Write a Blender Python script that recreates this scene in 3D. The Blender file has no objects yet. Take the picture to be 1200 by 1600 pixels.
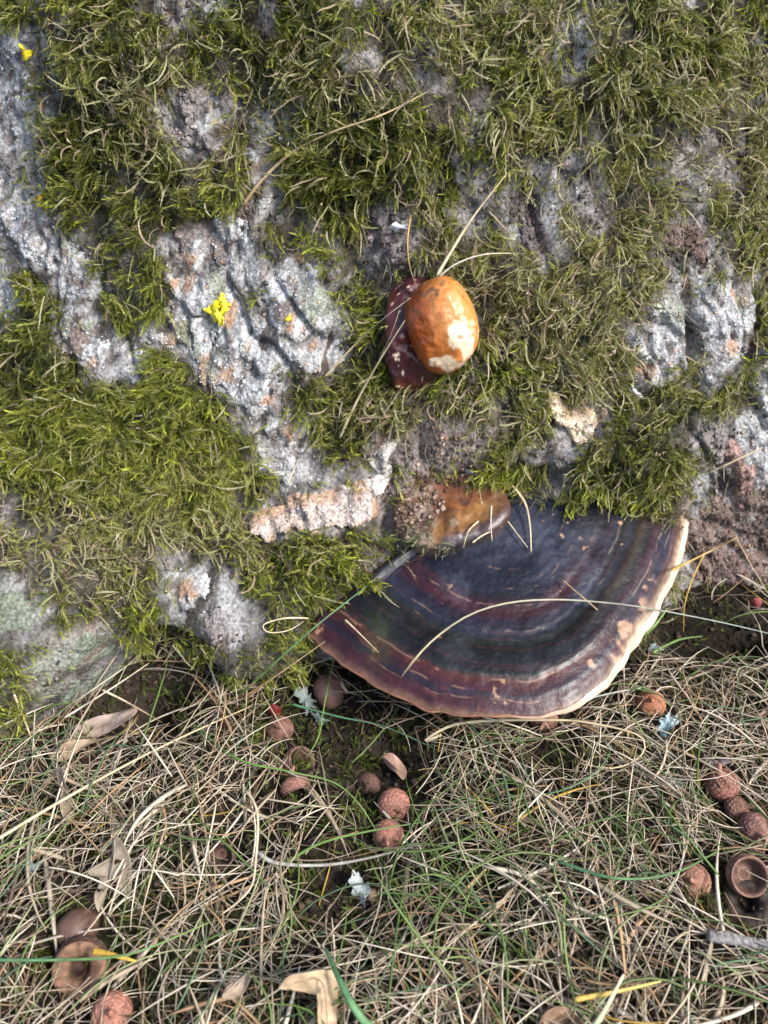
import bpy, math
import numpy as np
rng = np.random.default_rng(11)
scene = bpy.context.scene
C = scene.collection

# ------------------------------------------------------------------ camera, sky, sun, exposure
CAM_H, PITCH, FPX = 0.34, math.radians(40), 1287.0        # photo pixels: 1200 x 1600
cam_d = bpy.data.cameras.new('camera'); cam = bpy.data.objects.new('camera', cam_d); C.objects.link(cam)
cam.location = (0, 0, CAM_H); cam.rotation_euler = (math.pi/2 - PITCH, 0, 0)
cam_d.sensor_fit = 'HORIZONTAL'; cam_d.sensor_width = 36; cam_d.lens = 36*FPX/1200
cam_d.clip_start = 0.01; cam_d.clip_end = 200
cam_d.dof.use_dof = True; cam_d.dof.focus_distance = 0.375; cam_d.dof.aperture_fstop = 38.6/3.0
scene.camera = cam
SUN_EL, SUN_AZ = math.radians(44), math.radians(122)      # azimuth clockwise from +Y: behind the camera, to the right
world = bpy.data.worlds.new('World'); scene.world = world; world.use_nodes = True
nt = world.node_tree; nt.nodes.clear()
sky = nt.nodes.new('ShaderNodeTexSky'); sky.sky_type = 'NISHITA'; sky.sun_disc = False
sky.sun_elevation = SUN_EL; sky.sun_rotation = SUN_AZ; sky.dust_density = 2.2; sky.air_density = 1.0; sky.ozone_density = 1.0
bg = nt.nodes.new('ShaderNodeBackground'); bg.inputs['Strength'].default_value = 0.14
wo = nt.nodes.new('ShaderNodeOutputWorld')
nt.links.new(sky.outputs[0], bg.inputs[0]); nt.links.new(bg.outputs[0], wo.inputs[0])
sun_d = bpy.data.lights.new('sun', 'SUN'); sun = bpy.data.objects.new('sun', sun_d); C.objects.link(sun)
sun_d.energy = 2.7; sun_d.angle = math.radians(16); sun_d.color = (1.0, 0.975, 0.94)
sd = np.array([math.sin(SUN_AZ)*math.cos(SUN_EL), math.cos(SUN_AZ)*math.cos(SUN_EL), math.sin(SUN_EL)])
from mathutils import Vector
sun.rotation_euler = Vector(sd).to_track_quat('Z', 'Y').to_euler(); sun.location = tuple(sd*3)
vs = scene.view_settings
vs.view_transform = 'Standard'; vs.look = 'None'; vs.gamma = 1; vs.use_curve_mapping = False; vs.exposure = 0.92
scene.render.engine = 'CYCLES'; scene.cycles.max_bounces = 6; scene.cycles.use_denoising = True

# ------------------------------------------------------------------ small maths
def hash3(ix, iy, iz):
    h = (ix.astype(np.int64)*374761393 + iy.astype(np.int64)*668265263 + iz.astype(np.int64)*2147483647) & 0xffffffff
    h = ((h ^ (h >> 13))*1274126177) & 0xffffffff
    h = ((h ^ (h >> 16))*2246822519) & 0xffffffff
    return ((h ^ (h >> 15)) & 0xffffff)/float(0xffffff)
def vn(x, y, z=0.0):
    x, y, z = np.broadcast_arrays(np.asarray(x, float), np.asarray(y, float), np.asarray(z, float))
    ix, iy, iz = np.floor(x), np.floor(y), np.floor(z)
    fx, fy, fz = x-ix, y-iy, z-iz
    fx, fy, fz = fx*fx*(3-2*fx), fy*fy*(3-2*fy), fz*fz*(3-2*fz)
    r = 0
    for a in (0, 1):
        for b in (0, 1):
            for c in (0, 1):
                w = (fx if a else 1-fx)*(fy if b else 1-fy)*(fz if c else 1-fz)
                r = r + w*hash3(ix+a, iy+b, iz+c)
    return r
def fbm(x, y, z=0.0, o=4):
    s, a, t = 0, 0.5, 0
    for k in range(o):
        s = s + a*vn(np.asarray(x)*2**k + 17.3*k, np.asarray(y)*2**k + 5.1*k, np.asarray(z)*2**k + 9.7*k); t += a; a *= .5
    return s/t
def sst(a, b, x):
    t = np.clip((x-a)/(b-a), 0, 1); return t*t*(3-2*t)
def norm(v): return v/np.maximum(np.linalg.norm(v, axis=-1, keepdims=True), 1e-9)
def mixc(a, b, t): return a*(1-t[..., None]) + b*t[..., None]
A_ = lambda *v: np.array(v, float)

FWD = A_(0, math.cos(PITCH), -math.sin(PITCH)); UPV = A_(0, math.sin(PITCH), math.cos(PITCH)); CAMP = A_(0, 0, CAM_H)
def ray(px, py):
    px, py = np.asarray(px, float), np.asarray(py, float)
    return norm(FWD*FPX + (px-600)[..., None]*A_(1, 0, 0) + (800-py)[..., None]*UPV)
def proj(P):
    d = P-CAMP; z = np.maximum(d@FWD, 1e-3)
    return 600 + FPX*d[..., 0]/z, 800 - FPX*(d@UPV)/z

# ------------------------------------------------------------------ the trunk as a surface
YC, R0, UR = 1.05, 0.75, 0.7
def rbase(z):
    z = np.asarray(z, float)
    y = np.where(z < 0.35, 0.466*z, 0.1631 + 0.12*(1-np.exp(-(z-0.35)*3.9)))
    return R0 - y
#        px   py   rx   ry   metres   angle(deg, rotates the long axis)
BUMPS = [(245, 1085, 48, 36, -.040, 0), (300, 1040, 60, 30, -.012, 0),
         (200, 680, 230, 140, .020, 12), (120, 850, 150, 70, .010, 0), (430, 930, 130, 75, .034, -20), (560, 905, 60, 45, .016, -30),
         (340, 930, 90, 50, .010, 0), (1150, 900, 110, 90, -.018, 0), (1115, 990, 75, 30, -.055, 0), (965, 705, 110, 52, .016, 0),
         (860, 745, 110, 18, -.006, 0), (606, 800, 26, 45, -.030, 0), (650, 540, 70, 80, -.006, 0), (170, 120, 120, 150, .010, 0),
         (440, 560, 70, 170, .009, -28), (140, 470, 50, 170, .007, -40), (560, 420, 30, 120, -.008, 0), (1030, 120, 140, 110, .010, 0),
         (870, 440, 130, 90, .008, 0), (1040, 540, 55, 80, .008, 8), (1125, 520, 55, 85, .008, 8), (1080, 560, 10, 70, -.010, 10),
         (830, 330, 35, 50, -.007, 0), (1060, 400, 60, 12, -.008, 35), (520, 60, 90, 80, .007, 0), (700, 160, 120, 90, .005, 0),
         (1185, 560, 14, 60, -.016, -15), (740, 690, 100, 45, .006, 0)]
def base_uz(px, py):
    d = ray(px, py); t = np.full(d.shape[:-1], .15); lo = t.copy(); hi = np.full_like(t, 1.4); done = np.zeros(t.shape, bool)
    for k in range(120):
        tt = .15 + k*.0105; P = CAMP + d*tt
        ins = (np.hypot(P[..., 0], P[..., 1]-YC) < rbase(P[..., 2]))
        new = ins & ~done; hi = np.where(new, tt, hi); lo = np.where(new, tt-.0105, lo); done |= ins
    for k in range(14):
        m = (lo+hi)/2; P = CAMP + d*m[..., None]
        ins = np.hypot(P[..., 0], P[..., 1]-YC) < rbase(P[..., 2]); hi = np.where(ins, m, hi); lo = np.where(ins, lo, m)
    P = CAMP + d*hi[..., None]
    return np.arctan2(P[..., 0], YC-P[..., 1])*UR, P[..., 2]
_bp = np.array(BUMPS, float); _bu, _bz = base_uz(_bp[:, 0], _bp[:, 1]); MPX = .00033
def bark_noise(u, z):
    a = u*.5 - z*.86; b = u*.86 + z*.5
    w = fbm(u*22, z*22, 3.3, 3)-.5
    n1 = fbm(b*30 + w*1.2, a*9, 1.7, 4)-.5
    cr = np.abs(vn(b*34 + w*2.0, a*10 + 4, 8.8)-.5)
    n2 = fbm(u*120, z*90, 5.5, 3)-.5
    n3 = np.abs(fbm(b*140, a*70, 6.1, 3)-.5)
    cr2 = np.abs(vn(b*95 + w*5, a*34, 4.4)-.5)
    return -.0026*np.exp(-(cr2/.05)**2) + .0035*(fbm(u*420, z*380, 8.5, 2)-.5) + .012*n1 + .009*n2 + .004*(fbm(u*260, z*200, 2.5, 2)-.5) - .005*np.exp(-(cr/.05)**2) - .006*n3
def D_exact(u, z):
    s = np.zeros(np.broadcast(u, z).shape)
    for (px, py, rx, ry, h, an), bu, bz in zip(BUMPS, _bu, _bz):
        du, dz = (u-bu)/MPX, (z-bz)/MPX; c, sn = math.cos(math.radians(an)), math.sin(math.radians(an))
        s = s + h*np.exp(-((du*c+dz*sn)/rx)**2 - ((-du*sn+dz*c)/ry)**2)
    for bu, bz, ru, rz, h in BULGE: s = s + h*np.exp(-(((u-bu)/ru)**2)**1.3 - (((z-bz)/rz)**2)**1.2)
    return s + bark_noise(u, z)
BULGE = [(-.225, .0, .092, .078, .142), (-.098, .0, .022, .026, -.045), (-.08, .03, .055, .034, .016), (-.014, .054, .030, .022, .021), (.008, .062, .018, .016, .012)]        # root flare at the left; swelling beside the bracket   (u, z, ru, rz, metres)
class Lut:
    def __init__(s, f, x0, x1, y0, y1, h):
        s.x0, s.y0, s.h = x0, y0, h; x, y = np.arange(x0, x1+h, h), np.arange(y0, y1+h, h); s.g = f(*np.meshgrid(x, y, indexing='ij'))
    def __call__(s, x, y):
        x, y = np.broadcast_arrays(np.asarray(x, float), np.asarray(y, float))
        x, y = np.nan_to_num(x, nan=9.), np.nan_to_num(y, nan=9.)
        a, b = np.clip((x-s.x0)/s.h, 0, s.g.shape[0]-1.001), np.clip((y-s.y0)/s.h, 0, s.g.shape[1]-1.001); i, j = a.astype(int), b.astype(int); a, b = a-i, b-j
        return s.g[i, j]*(1-a)*(1-b) + s.g[i+1, j]*a*(1-b) + s.g[i, j+1]*(1-a)*b + s.g[i+1, j+1]*a*b
_near, _wide = Lut(D_exact, -.42, .42, -.09, .50, .001), Lut(D_exact, -2.25, 2.25, -.09, 1.95, .012)
def D(u, z):
    u, z = np.broadcast_arrays(np.asarray(u, float), np.asarray(z, float)); w = (np.abs(u) < .415) & (z < .495)
    return np.where(w, _near(u, z), _wide(u, z))
def surf(u, z, off=0.0):
    ph = u/UR; R = rbase(z) + D(u, z) + off
    return np.stack([R*np.sin(ph), YC - R*np.cos(ph), np.broadcast_to(z, R.shape)], -1)
def snorm(u, z, e=.003):
    a = surf(u+e, z)-surf(u-e, z); b = surf(u, z+e)-surf(u, z-e); return norm(np.cross(a, b))
def march(f, px, py, t0=.15, t1=1.3, n=140):
    d = ray(px, py); st = (t1-t0)/n; hi = np.full(d.shape[:-1], np.nan); lo = hi.copy(); done = np.zeros(hi.shape, bool)
    for k in range(n+1):
        P = CAMP + d*(t0+k*st); ins = f(P) < 0; new = ins & ~done
        hi = np.where(new, t0+k*st, hi); lo = np.where(new, t0+(k-1)*st, lo); done |= ins
    for k in range(14):
        m = (lo+hi)/2; ins = f(CAMP + d*m[..., None]) < 0; hi = np.where(ins, m, hi); lo = np.where(ins, lo, m)
    return hi, CAMP + d*hi[..., None]
def f_trunk(P):
    u = np.arctan2(P[..., 0], YC-P[..., 1])*UR
    return np.hypot(P[..., 0], P[..., 1]-YC) - rbase(P[..., 2]) - D(u, P[..., 2])
def cast_uz(px, py):
    t, P = march(f_trunk, np.asarray(px, float), np.asarray(py, float))
    return np.arctan2(P[..., 0], YC-P[..., 1])*UR, P[..., 2]

# ------------------------------------------------------------------ the ground as a surface
_gh = [(590, 1180, 75, 60, -.014), (232, 1100, 60, 34, -.030), (1115, 990, 95, 32, -.034), (500, 1110, 60, 40, -.008), (310, 1260, 120, 80, .006),
       (800, 1400, 180, 130, .006), (1150, 1250, 60, 60, -.004), (130, 1490, 70, 60, -.005), (520, 1380, 70, 60, -.006), (1050, 1140, 140, 50, .004)]
def _g0(px, py):
    d = ray(A_(px), A_(py))[0]; return (CAMP + d*(CAM_H/-d[2]))[:2]
_gc = [_g0(a[0], a[1]) for a in _gh]
def G_exact(x, y):
    s = .010*(fbm(np.asarray(x)*14, np.asarray(y)*14, 2.2, 3)-.5) + .005*(fbm(np.asarray(x)*60, np.asarray(y)*60, 4.2, 3)-.5)
    for (px, py, rx, ry, h), c in zip(_gh, _gc):
        s = s + h*np.exp(-((x-c[0])/(rx*.0003))**2 - ((y-c[1])/(ry*.0004))**2)
    return s
_gn = Lut(G_exact, -.5, .5, -.05, .6, .0016)
def G(x, y):
    x, y = np.broadcast_arrays(np.asarray(x, float), np.asarray(y, float)); w = (np.abs(x) < .49) & (y > -.04) & (y < .59)
    return np.where(w, _gn(x, y), 0.)
def f_ground(P): return P[..., 2] - G(P[..., 0], P[..., 1])

# ------------------------------------------------------------------ the upper face of the big bracket
def ZC(x, y): return .066 - .25*(.331-y) - 1.7*(x-.06)**2
def f_conk(P): return P[..., 2] - ZC(P[..., 0], P[..., 1])
CONK = [(480, 978), (505, 1003), (540, 1032), (570, 1057), (600, 1075), (650, 1092), (700, 1102), (755, 1108), (810, 1110), (850, 1106), (885, 1097), (915, 1082),
        (940, 1064), (965, 1038), (990, 1003), (1012, 968), (1035, 925), (1052, 888), (1064, 855), (1072, 825), (1075, 803), (1068, 775), (1030, 745), (950, 725),
        (850, 712), (740, 722), (675, 780), (650, 838), (610, 868), (565, 900), (522, 935), (492, 962)]
def inpoly(px, py, poly):
    poly = np.asarray(poly, float); r = np.zeros(np.shape(px), bool); j = len(poly)-1
    for i in range(len(poly)):
        xi, yi = poly[i]; xj, yj = poly[j]
        if yi != yj: r ^= ((yi > py) != (yj > py)) & (px < (xj-xi)*(py-yi)/(yj-yi) + xi)
        j = i
    return r
def polydist(px, py, poly):
    poly = np.asarray(poly, float); d = np.full(np.shape(px), 1e9)
    for i in range(len(poly)):
        a, b = poly[i-1], poly[i]; ab = b-a; t = np.clip(((px-a[0])*ab[0] + (py-a[1])*ab[1])/(ab@ab+1e-12), 0, 1)
        d = np.minimum(d, np.hypot(px-a[0]-t*ab[0], py-a[1]-t*ab[1]))
    return np.where(inpoly(px, py, poly), d, -d)                      # positive inside
def at(px, py, lift=0.0):
    """the point of the place under a photo pixel: whichever of trunk, ground or bracket is met first; lift goes towards the viewer's side"""
    px, py = np.atleast_1d(np.asarray(px, float)), np.atleast_1d(np.asarray(py, float))
    a, _ = march(f_trunk, px, py); b, _ = march(f_ground, px, py); c, _ = march(f_conk, px, py)
    c = np.where(inpoly(px, py, CONK), c, np.nan)
    t = np.fmin(np.fmin(np.nan_to_num(a, nan=9.), np.nan_to_num(b, nan=9.)), np.nan_to_num(c, nan=9.))
    return CAMP + ray(px, py)*(t - lift)[..., None]

# ------------------------------------------------------------------ materials
def mat(name, rough=.7, spec=.3, coat=0., coat_rough=.2, trans=0., bump=0., bscale=400., var=.25, vscale=150., tint=None, bdist=.001):
    m = bpy.data.materials.new(name); m.use_nodes = True; n = m.node_tree; b = n.nodes['Principled BSDF']; L = n.links
    at_ = n.nodes.new('ShaderNodeAttribute'); at_.attribute_name = 'Col'
    co = n.nodes.new('ShaderNodeTexCoord')
    no = n.nodes.new('ShaderNodeTexNoise'); no.inputs['Scale'].default_value = vscale; no.inputs['Detail'].default_value = 5
    L.new(co.outputs['Object'], no.inputs['Vector'])
    mr = n.nodes.new('ShaderNodeMapRange'); mr.inputs['From Min'].default_value = .25; mr.inputs['From Max'].default_value = .75
    mr.inputs['To Min'].default_value = 1-var; mr.inputs['To Max'].default_value = 1+var
    L.new(no.outputs[0], mr.inputs[0])
    mx = n.nodes.new('ShaderNodeVectorMath'); mx.operation = 'SCALE'
    if tint is not None:
        rgb = n.nodes.new('ShaderNodeRGB'); rgb.outputs[0].default_value = (*tint, 1); L.new(rgb.outputs[0], mx.inputs[0])
    else: L.new(at_.outputs['Color'], mx.inputs[0])
    L.new(mr.outputs[0], mx.inputs['Scale']); L.new(mx.outputs[0], b.inputs['Base Color'])
    b.inputs['Roughness'].default_value = rough; b.inputs['Specular IOR Level'].default_value = spec
    b.inputs['Coat Weight'].default_value = coat; b.inputs['Coat Roughness'].default_value = coat_rough
    if bump:
        n2 = n.nodes.new('ShaderNodeTexNoise'); n2.inputs['Scale'].default_value = bscale; n2.inputs['Detail'].default_value = 6
        L.new(co.outputs['Object'], n2.inputs['Vector'])
        bp = n.nodes.new('ShaderNodeBump'); bp.inputs['Strength'].default_value = bump; bp.inputs['Distance'].default_value = bdist
        L.new(n2.outputs[0], bp.inputs['Height']); L.new(bp.outputs[0], b.inputs['Normal'])
    if trans:
        tr = n.nodes.new('ShaderNodeBsdfTranslucent'); L.new(mx.outputs[0], tr.inputs[0])
        ms = n.nodes.new('ShaderNodeMixShader'); ms.inputs[0].default_value = trans
        L.new(b.outputs[0], ms.inputs[1]); L.new(tr.outputs[0], ms.inputs[2]); L.new(ms.outputs[0], n.nodes['Material Output'].inputs[0])
    return m
M = dict(
    bark=mat('bark', .9, .2, bump=1., bscale=480, var=.6, vscale=600, bdist=.0025),
    moss=mat('moss', .5, .35, trans=.28, var=.2, vscale=300),
    lichen=mat('lichen', 1., .04, bump=.6, bscale=900, var=.25, vscale=700),
    soil=mat('soil', .95, .15, bump=1., bscale=300, var=.5, vscale=200, bdist=.003),
    grass=mat('grass', .5, .35, trans=.15, var=.2, vscale=250),
    crust=mat('fungus_crust', .44, .45, coat=.12, coat_rough=.25, bump=.35, bscale=420, var=.4, vscale=260),
    margin=mat('fungus_margin', .7, .3, bump=.4, bscale=350, var=.15, vscale=250),
    pore=mat('fungus_pores', .85, .2, bump=.6, bscale=1500, var=.15, vscale=400),
    knob=mat('fungus_knob', .36, .45, coat=.25, coat_rough=.18, bump=.4, bscale=330, var=.2, vscale=210),
    cup=mat('acorn_cup', .7, .3, bump=.5, bscale=900, var=.3, vscale=500),
    nut=mat('acorn_nut', .55, .35, coat=.0, bump=.15, bscale=400, var=.25, vscale=300),
    leaf=mat('dead_leaf', .6, .3, trans=.15, bump=.4, bscale=500, var=.25, vscale=220),
)

# ------------------------------------------------------------------ mesh helpers
def mesh_obj(name, V, F, m, col=None, parent=None, smooth=True, link=True):
    """V (n,3); F an (m,3) or (m,4) index array or a list of such arrays; col (n,3) albedo"""
    me = bpy.data.meshes.new(name); V = np.asarray(V, np.float32); Fs = F if isinstance(F, list) else [F]
    Fs = [np.asarray(f, np.int32) for f in Fs if len(f)]
    me.vertices.add(len(V)); me.vertices.foreach_set('co', V.ravel())
    nl = sum(f.size for f in Fs); npo = sum(len(f) for f in Fs)
    me.loops.add(nl); me.loops.foreach_set('vertex_index', np.concatenate([f.ravel() for f in Fs]))
    tot = np.concatenate([np.full(len(f), f.shape[1], np.int32) for f in Fs]); st = np.concatenate([[0], np.cumsum(tot)[:-1]]).astype(np.int32)
    me.polygons.add(npo); me.polygons.foreach_set('loop_start', st)
    me.polygons.foreach_set('use_smooth', np.full(npo, smooth, bool))
    me.update(calc_edges=True)
    if col is not None:
        a = me.color_attributes.new('Col', 'FLOAT_COLOR', 'POINT'); c = np.ones((len(V), 4), np.float32); c[:, :3] = np.clip(col, 0, 1)
        a.data.foreach_set('color', c.ravel())
    me.materials.append(m)
    o = bpy.data.objects.new(name, me)
    if link: C.objects.link(o)
    if parent is not None: o.parent = parent
    return o
def empty(name, loc):
    o = bpy.data.objects.new(name, None); C.objects.link(o); o.location = tuple(loc); o.empty_display_size = .01; return o
def tag(o, label, cat, group=None, kind=None):
    o['label'] = label; o['category'] = cat
    if group: o['group'] = group
    if kind: o['kind'] = kind
    return o
def grid_faces(nu, nv, wrap=False):
    i = np.arange(nu if wrap else nu-1); j = np.arange(nv-1); I, J = np.meshgrid(i, j, indexing='ij'); I2 = (I+1) % nu
    return np.stack([I*nv+J, I2*nv+J, I2*nv+J+1, I*nv+J+1], -1).reshape(-1, 4)
def resample(pts, n, closed=True, jitter=0.):
    """smooth (Catmull-Rom) polyline through pts, n points evenly spaced"""
    p = np.asarray(pts, float); N = len(p); out = []
    for i in range(N if closed else N-1):
        if closed: a, b, c, d = p[i-1], p[i], p[(i+1) % N], p[(i+2) % N]
        else: a, b, c, d = p[max(i-1, 0)], p[i], p[i+1], p[min(i+2, N-1)]
        t = np.linspace(0, 1, 16, endpoint=False)[:, None]
        out.append(.5*(2*b + (c-a)*t + (2*a-5*b+4*c-d)*t**2 + (3*b-a-3*c+d)*t**3))
    q = np.concatenate(out + [p[:1] if closed else p[-1:]]); s = np.concatenate([[0], np.cumsum(np.linalg.norm(np.diff(q, axis=0), axis=1))])
    ss = np.linspace(0, s[-1], n, endpoint=not closed)
    return np.stack([np.interp(ss, s, q[:, k]) for k in range(q.shape[1])], -1)

# ------------------------------------------------------------------ what the photo shows where on the trunk (photo pixels)
PLATES = [  # kind, outline
    ('lichen', [(-60, 10), (40, 40), (68, 120), (62, 225), (30, 250), (-60, 240)]),
    ('lichen', [(-60, 250), (35, 290), (90, 350), (140, 412), (150, 455), (118, 470), (70, 430), (20, 380), (-60, 330)]),
    ('lichen', [(-60, 395), (22, 425), (30, 480), (-10, 505), (-60, 490)]),
    ('lichen', [(92, 478), (150, 474), (192, 520), (245, 562), (235, 600), (170, 600), (130, 580), (98, 530)]),
    ('lichen', [(262, 365), (330, 338), (398, 342), (412, 420), (408, 500), (424, 560), (436, 622), (500, 690), (516, 735), (470, 757), (422, 737), (395, 665), (350, 615), (312, 608), (292, 560), (235, 540), (222, 515), (285, 490), (262, 430)]),
    ('lichen', [(424, 408), (470, 393), (502, 440), (534, 500), (542, 560), (506, 588), (452, 572), (424, 520)]),
    ('lichen', [(432, 128), (476, 160), (466, 232), (430, 222)]),
    ('lichen', [(388, 230), (416, 224), (420, 274), (385, 290)]),
    ('green', [(120, 975), (165, 985), (205, 1020), (200, 1085), (150, 1120), (112, 1135), (110, 1060)]), ('green', [(-60, 900), (20, 900), (70, 950), (60, 1000), (-60, 990)]),
    ('lichen', [(255, 905), (330, 885), (370, 910), (382, 945), (330, 950), (280, 945)]),
    ('grey', [(325, 955), (390, 945), (398, 985), (335, 1000)]),
    ('orange', [(393, 802), (440, 775), (510, 755), (576, 764), (594, 790), (580, 815), (500, 825), (440, 842), (393, 835)]),
    ('white', [(574, 742), (600, 690), (618, 688), (611, 732), (590, 766)]),
    ('lichen', [(983, 520), (1020, 470), (1070, 452), (1076, 510), (1052, 570), (1045, 604), (988, 610), (978, 560)]),
    ('lichen', [(1066, 520), (1100, 430), (1150, 436), (1178, 430), (1170, 540), (1140, 592), (1110, 600), (1070, 562)]),
    ('lichen', [(1180, 572), (1260, 545), (1260, 670), (1192, 645)]),
    ('dark', [(798, 310), (835, 288), (852, 330), (846, 382), (812, 376)]),
    ('brown', [(1033, 362), (1075, 338), (1102, 370), (1096, 416), (1045, 412)]),
    ('pale', [(849, 622), (866, 616), (886, 643), (908, 652), (942, 643), (932, 664), (903, 684), (876, 673), (855, 642)]),
    ('pink', [(1135, 690), (1160, 700), (1170, 770), (1152, 792), (1140, 742)]),
    ('brown', [(1085, 795), (1175, 765), (1260, 800), (1260, 905), (1130, 915), (1078, 880)]),
    ('dark', [(580, 308), (642, 318), (652, 362), (640, 404), (590, 412), (574, 362)]),
    ('grey', [(252, 150), (318, 128), (362, 168), (352, 222), (300, 242), (250, 204)]),
    ('grey', [(880, 28), (926, 30), (926, 92), (894, 112)]),
    ('grey', [(860, 698), (892, 698), (902, 742), (864, 748)]),
    ('grey', [(1095, 660), (1135, 650), (1132, 780), (1100, 760)]),
    ('lichen', [(1160, 650), (1240, 680), (1240, 760), (1180, 745)]),
    ('grey', [(240, -20), (290, -20), (295, 45), (255, 40)]),
]
PCOL = dict(lichen=(.30, .295, .295), green=(.17, .19, .145), grey=(.235, .205, .195), orange=(.46, .38, .33), white=(.50, .46, .42), dark=(.13, .105, .10), brown=(.17, .12, .10),
            pale=(.70, .57, .45), pink=(.31, .20, .175))
LICH = [(40, 150, 90, 150), (110, 430, 150, 190), (390, 500, 180, 230), (1080, 540, 125, 140), (310, 925, 80, 40), (1160, 720, 90, 90), (430, 150, 45, 100), (890, 80, 50, 60), (320, 190, 70, 60), (830, 340, 60, 70)]
BARE = [(120, 1050, 90, 75), (20, 960, 70, 50), (690, 690, 95, 46), (635, 775, 48, 42), (1150, 850, 110, 110), (590, 725, 30, 50), (835, 340, 45, 62), (1068, 380, 50, 60), (905, 660, 60, 35), (610, 360, 42, 58),
        (1120, 960, 110, 40), (245, 1075, 50, 40), (300, 185, 68, 62), (1120, 700, 45, 60), (900, 70, 34, 55), (330, 960, 80, 40), (420, 30, 16, 60), (560, 90, 40, 20), (835, 860, 215, 50), (600, 810, 30, 40),
        (650, 525, 38, 72), (1090, 250, 30, 14), (860, 705, 60, 22), (750, 1000, 260, 80)]
DRY = [(230, 840, 190, 40), (60, 900, 120, 40), (950, 330, 120, 70), (310, 190, 80, 60), (1140, 215, 90, 70), (570, 100, 70, 40), (870, 500, 90, 60), (700, 650, 130, 40), (1060, 380, 60, 60), (1150, 860, 120, 120), (120, 860, 180, 60), (850, 400, 120, 60), (620, 370, 60, 50), (900, 580, 60, 40)]
LUSH = [(190, 650, 240, 140), (970, 690, 110, 60), (460, 880, 110, 60), (180, 160, 120, 140), (1040, 90, 100, 80), (470, 60, 90, 80), (560, 240, 120, 90), (580, 620, 70, 90), (800, 720, 60, 30), (270, 1095, 40, 40), (820, 560, 120, 70)]
def blobs(px, py, L):
    r = np.zeros(np.shape(px))
    for (x, y, a, b) in L: r = np.maximum(r, np.exp(-(((px-x)/a)**2 + ((py-y)/b)**2)**1.5*.7))
    return r
def plate_field(px, py):
    d = np.full(np.shape(px), -1e3)
    for k, poly in PLATES: d = np.maximum(d, polydist(px, py, poly))
    return d

def moss_fields(px, py, P):
    x, y = px/60, py/60; infr = (px > -150) & (px < 1350) & (py > -150)
    pf = plate_field(px, py); nz = fbm(x*.9, y*.9, 3.1, 4)
    bare = np.maximum(sst(-16, 4, pf + 50*(fbm(x*2.2, y*2.2, 1.2, 3)-.5)), sst(.40, .72, blobs(px, py, BARE) + .5*(nz-.5))*.93)
    bare = np.maximum(bare, .75*sst(.5, .8, blobs(px, py, LICH))*sst(.50, .42, nz)); lush = blobs(px, py, LUSH); dry = blobs(px, py, DRY)
    dens = (1-bare)*(.56 + .44*lush)*(.12 + .88*sst(.33, .50, nz + .28*lush))
    far = .8*sst(.38, .55, fbm(P[..., 0]*12, P[..., 2]*9, 4.4, 3))
    return np.where(infr, dens, far), lush, dry

# ------------------------------------------------------------------ ground sheet
def axis(lo, hi, n, far, m):
    a = np.linspace(lo, hi, n); s = np.geomspace(hi-lo, far, m)
    return np.concatenate([lo - s[::-1], a, hi + s])
gx, gy = axis(-.36, .36, 260, 60, 14), axis(.04, .46, 190, 60, 14)
X, Y = np.meshgrid(gx, gy, indexing='ij'); Zg = G(X, Y)
gc = mixc(A_(.013, .010, .007), A_(.038, .029, .020), sst(.35, .7, fbm(X*45, Y*45, 1.1, 4)))
gc = mixc(gc, A_(.025, .030, .010), sst(.5, .7, fbm(X*20, Y*20, 7.1, 3)))
ground = mesh_obj('ground', np.stack([X, Y, Zg], -1).reshape(-1, 3), grid_faces(len(gx), len(gy)), M['soil'], gc.reshape(-1, 3)); ground['kind'] = 'structure'
ground['label'] = 'dark brown soil beneath the tangled grass'

# ------------------------------------------------------------------ the tree: bark all round, plates in front
tree = empty('tree', (0, YC, 0)); tag(tree, 'thick old tree trunk with grey bark under moss and lichen', 'tree')
def local(P, root): return np.asarray(P) - np.array(root.location)
def bark_col(u, z, px, py):
    n = fbm(u*70, z*70, 2.0, 4); n2 = fbm(u*200, z*200, 6.0, 3)
    c = mixc(A_(.050, .042, .038), A_(.26, .235, .225), sst(.36, .64, .5*n + .5*n2))
    c = mixc(c, A_(.36, .35, .35), sst(.56, .72, n2)*.7*sst(0.3, .6, fbm(u*14, z*14, 9.0, 2)))
    c = mixc(c, A_(.20, .125, .09), sst(.60, .74, fbm(u*38, z*38, 12., 3))*.5)
    li = np.where((px > -200) & (px < 1400) & (py > -200), np.maximum(.25, blobs(px, py, LICH)), .4); gz = blobs(px, py, [(70, 1030, 190, 170)]); c = mixc(c, A_(.15, .17, .12), gz*.75*sst(.3, .6, n)); c = mixc(c, A_(.42, .42, .415), li*sst(.47, .60, fbm(u*150, z*110, 21., 4))*.9)
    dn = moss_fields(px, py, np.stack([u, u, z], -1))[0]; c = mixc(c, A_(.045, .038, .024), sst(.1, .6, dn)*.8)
    w = blobs(px, py, [(690, 690, 120, 60), (640, 780, 60, 50)])
    return mixc(c, A_(.21, .145, .115), w*.5*sst(.3, .6, n2+.15))
uf = np.linspace(-.34, .34, 350); us = np.concatenate([np.linspace(-math.pi*UR, -.36, 34), uf, np.linspace(.36, math.pi*UR, 34)])
zs = np.concatenate([np.linspace(-.06, .45, 290), np.linspace(.47, 1.9, 40)])
U, Zt = np.meshgrid(us, zs, indexing='ij'); P = surf(U, Zt); px, py = proj(P)
mesh_obj('bark', local(P.reshape(-1, 3), tree), grid_faces(len(us), len(zs)), M['bark'], bark_col(U, Zt, px, py).reshape(-1, 3), tree)
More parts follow.
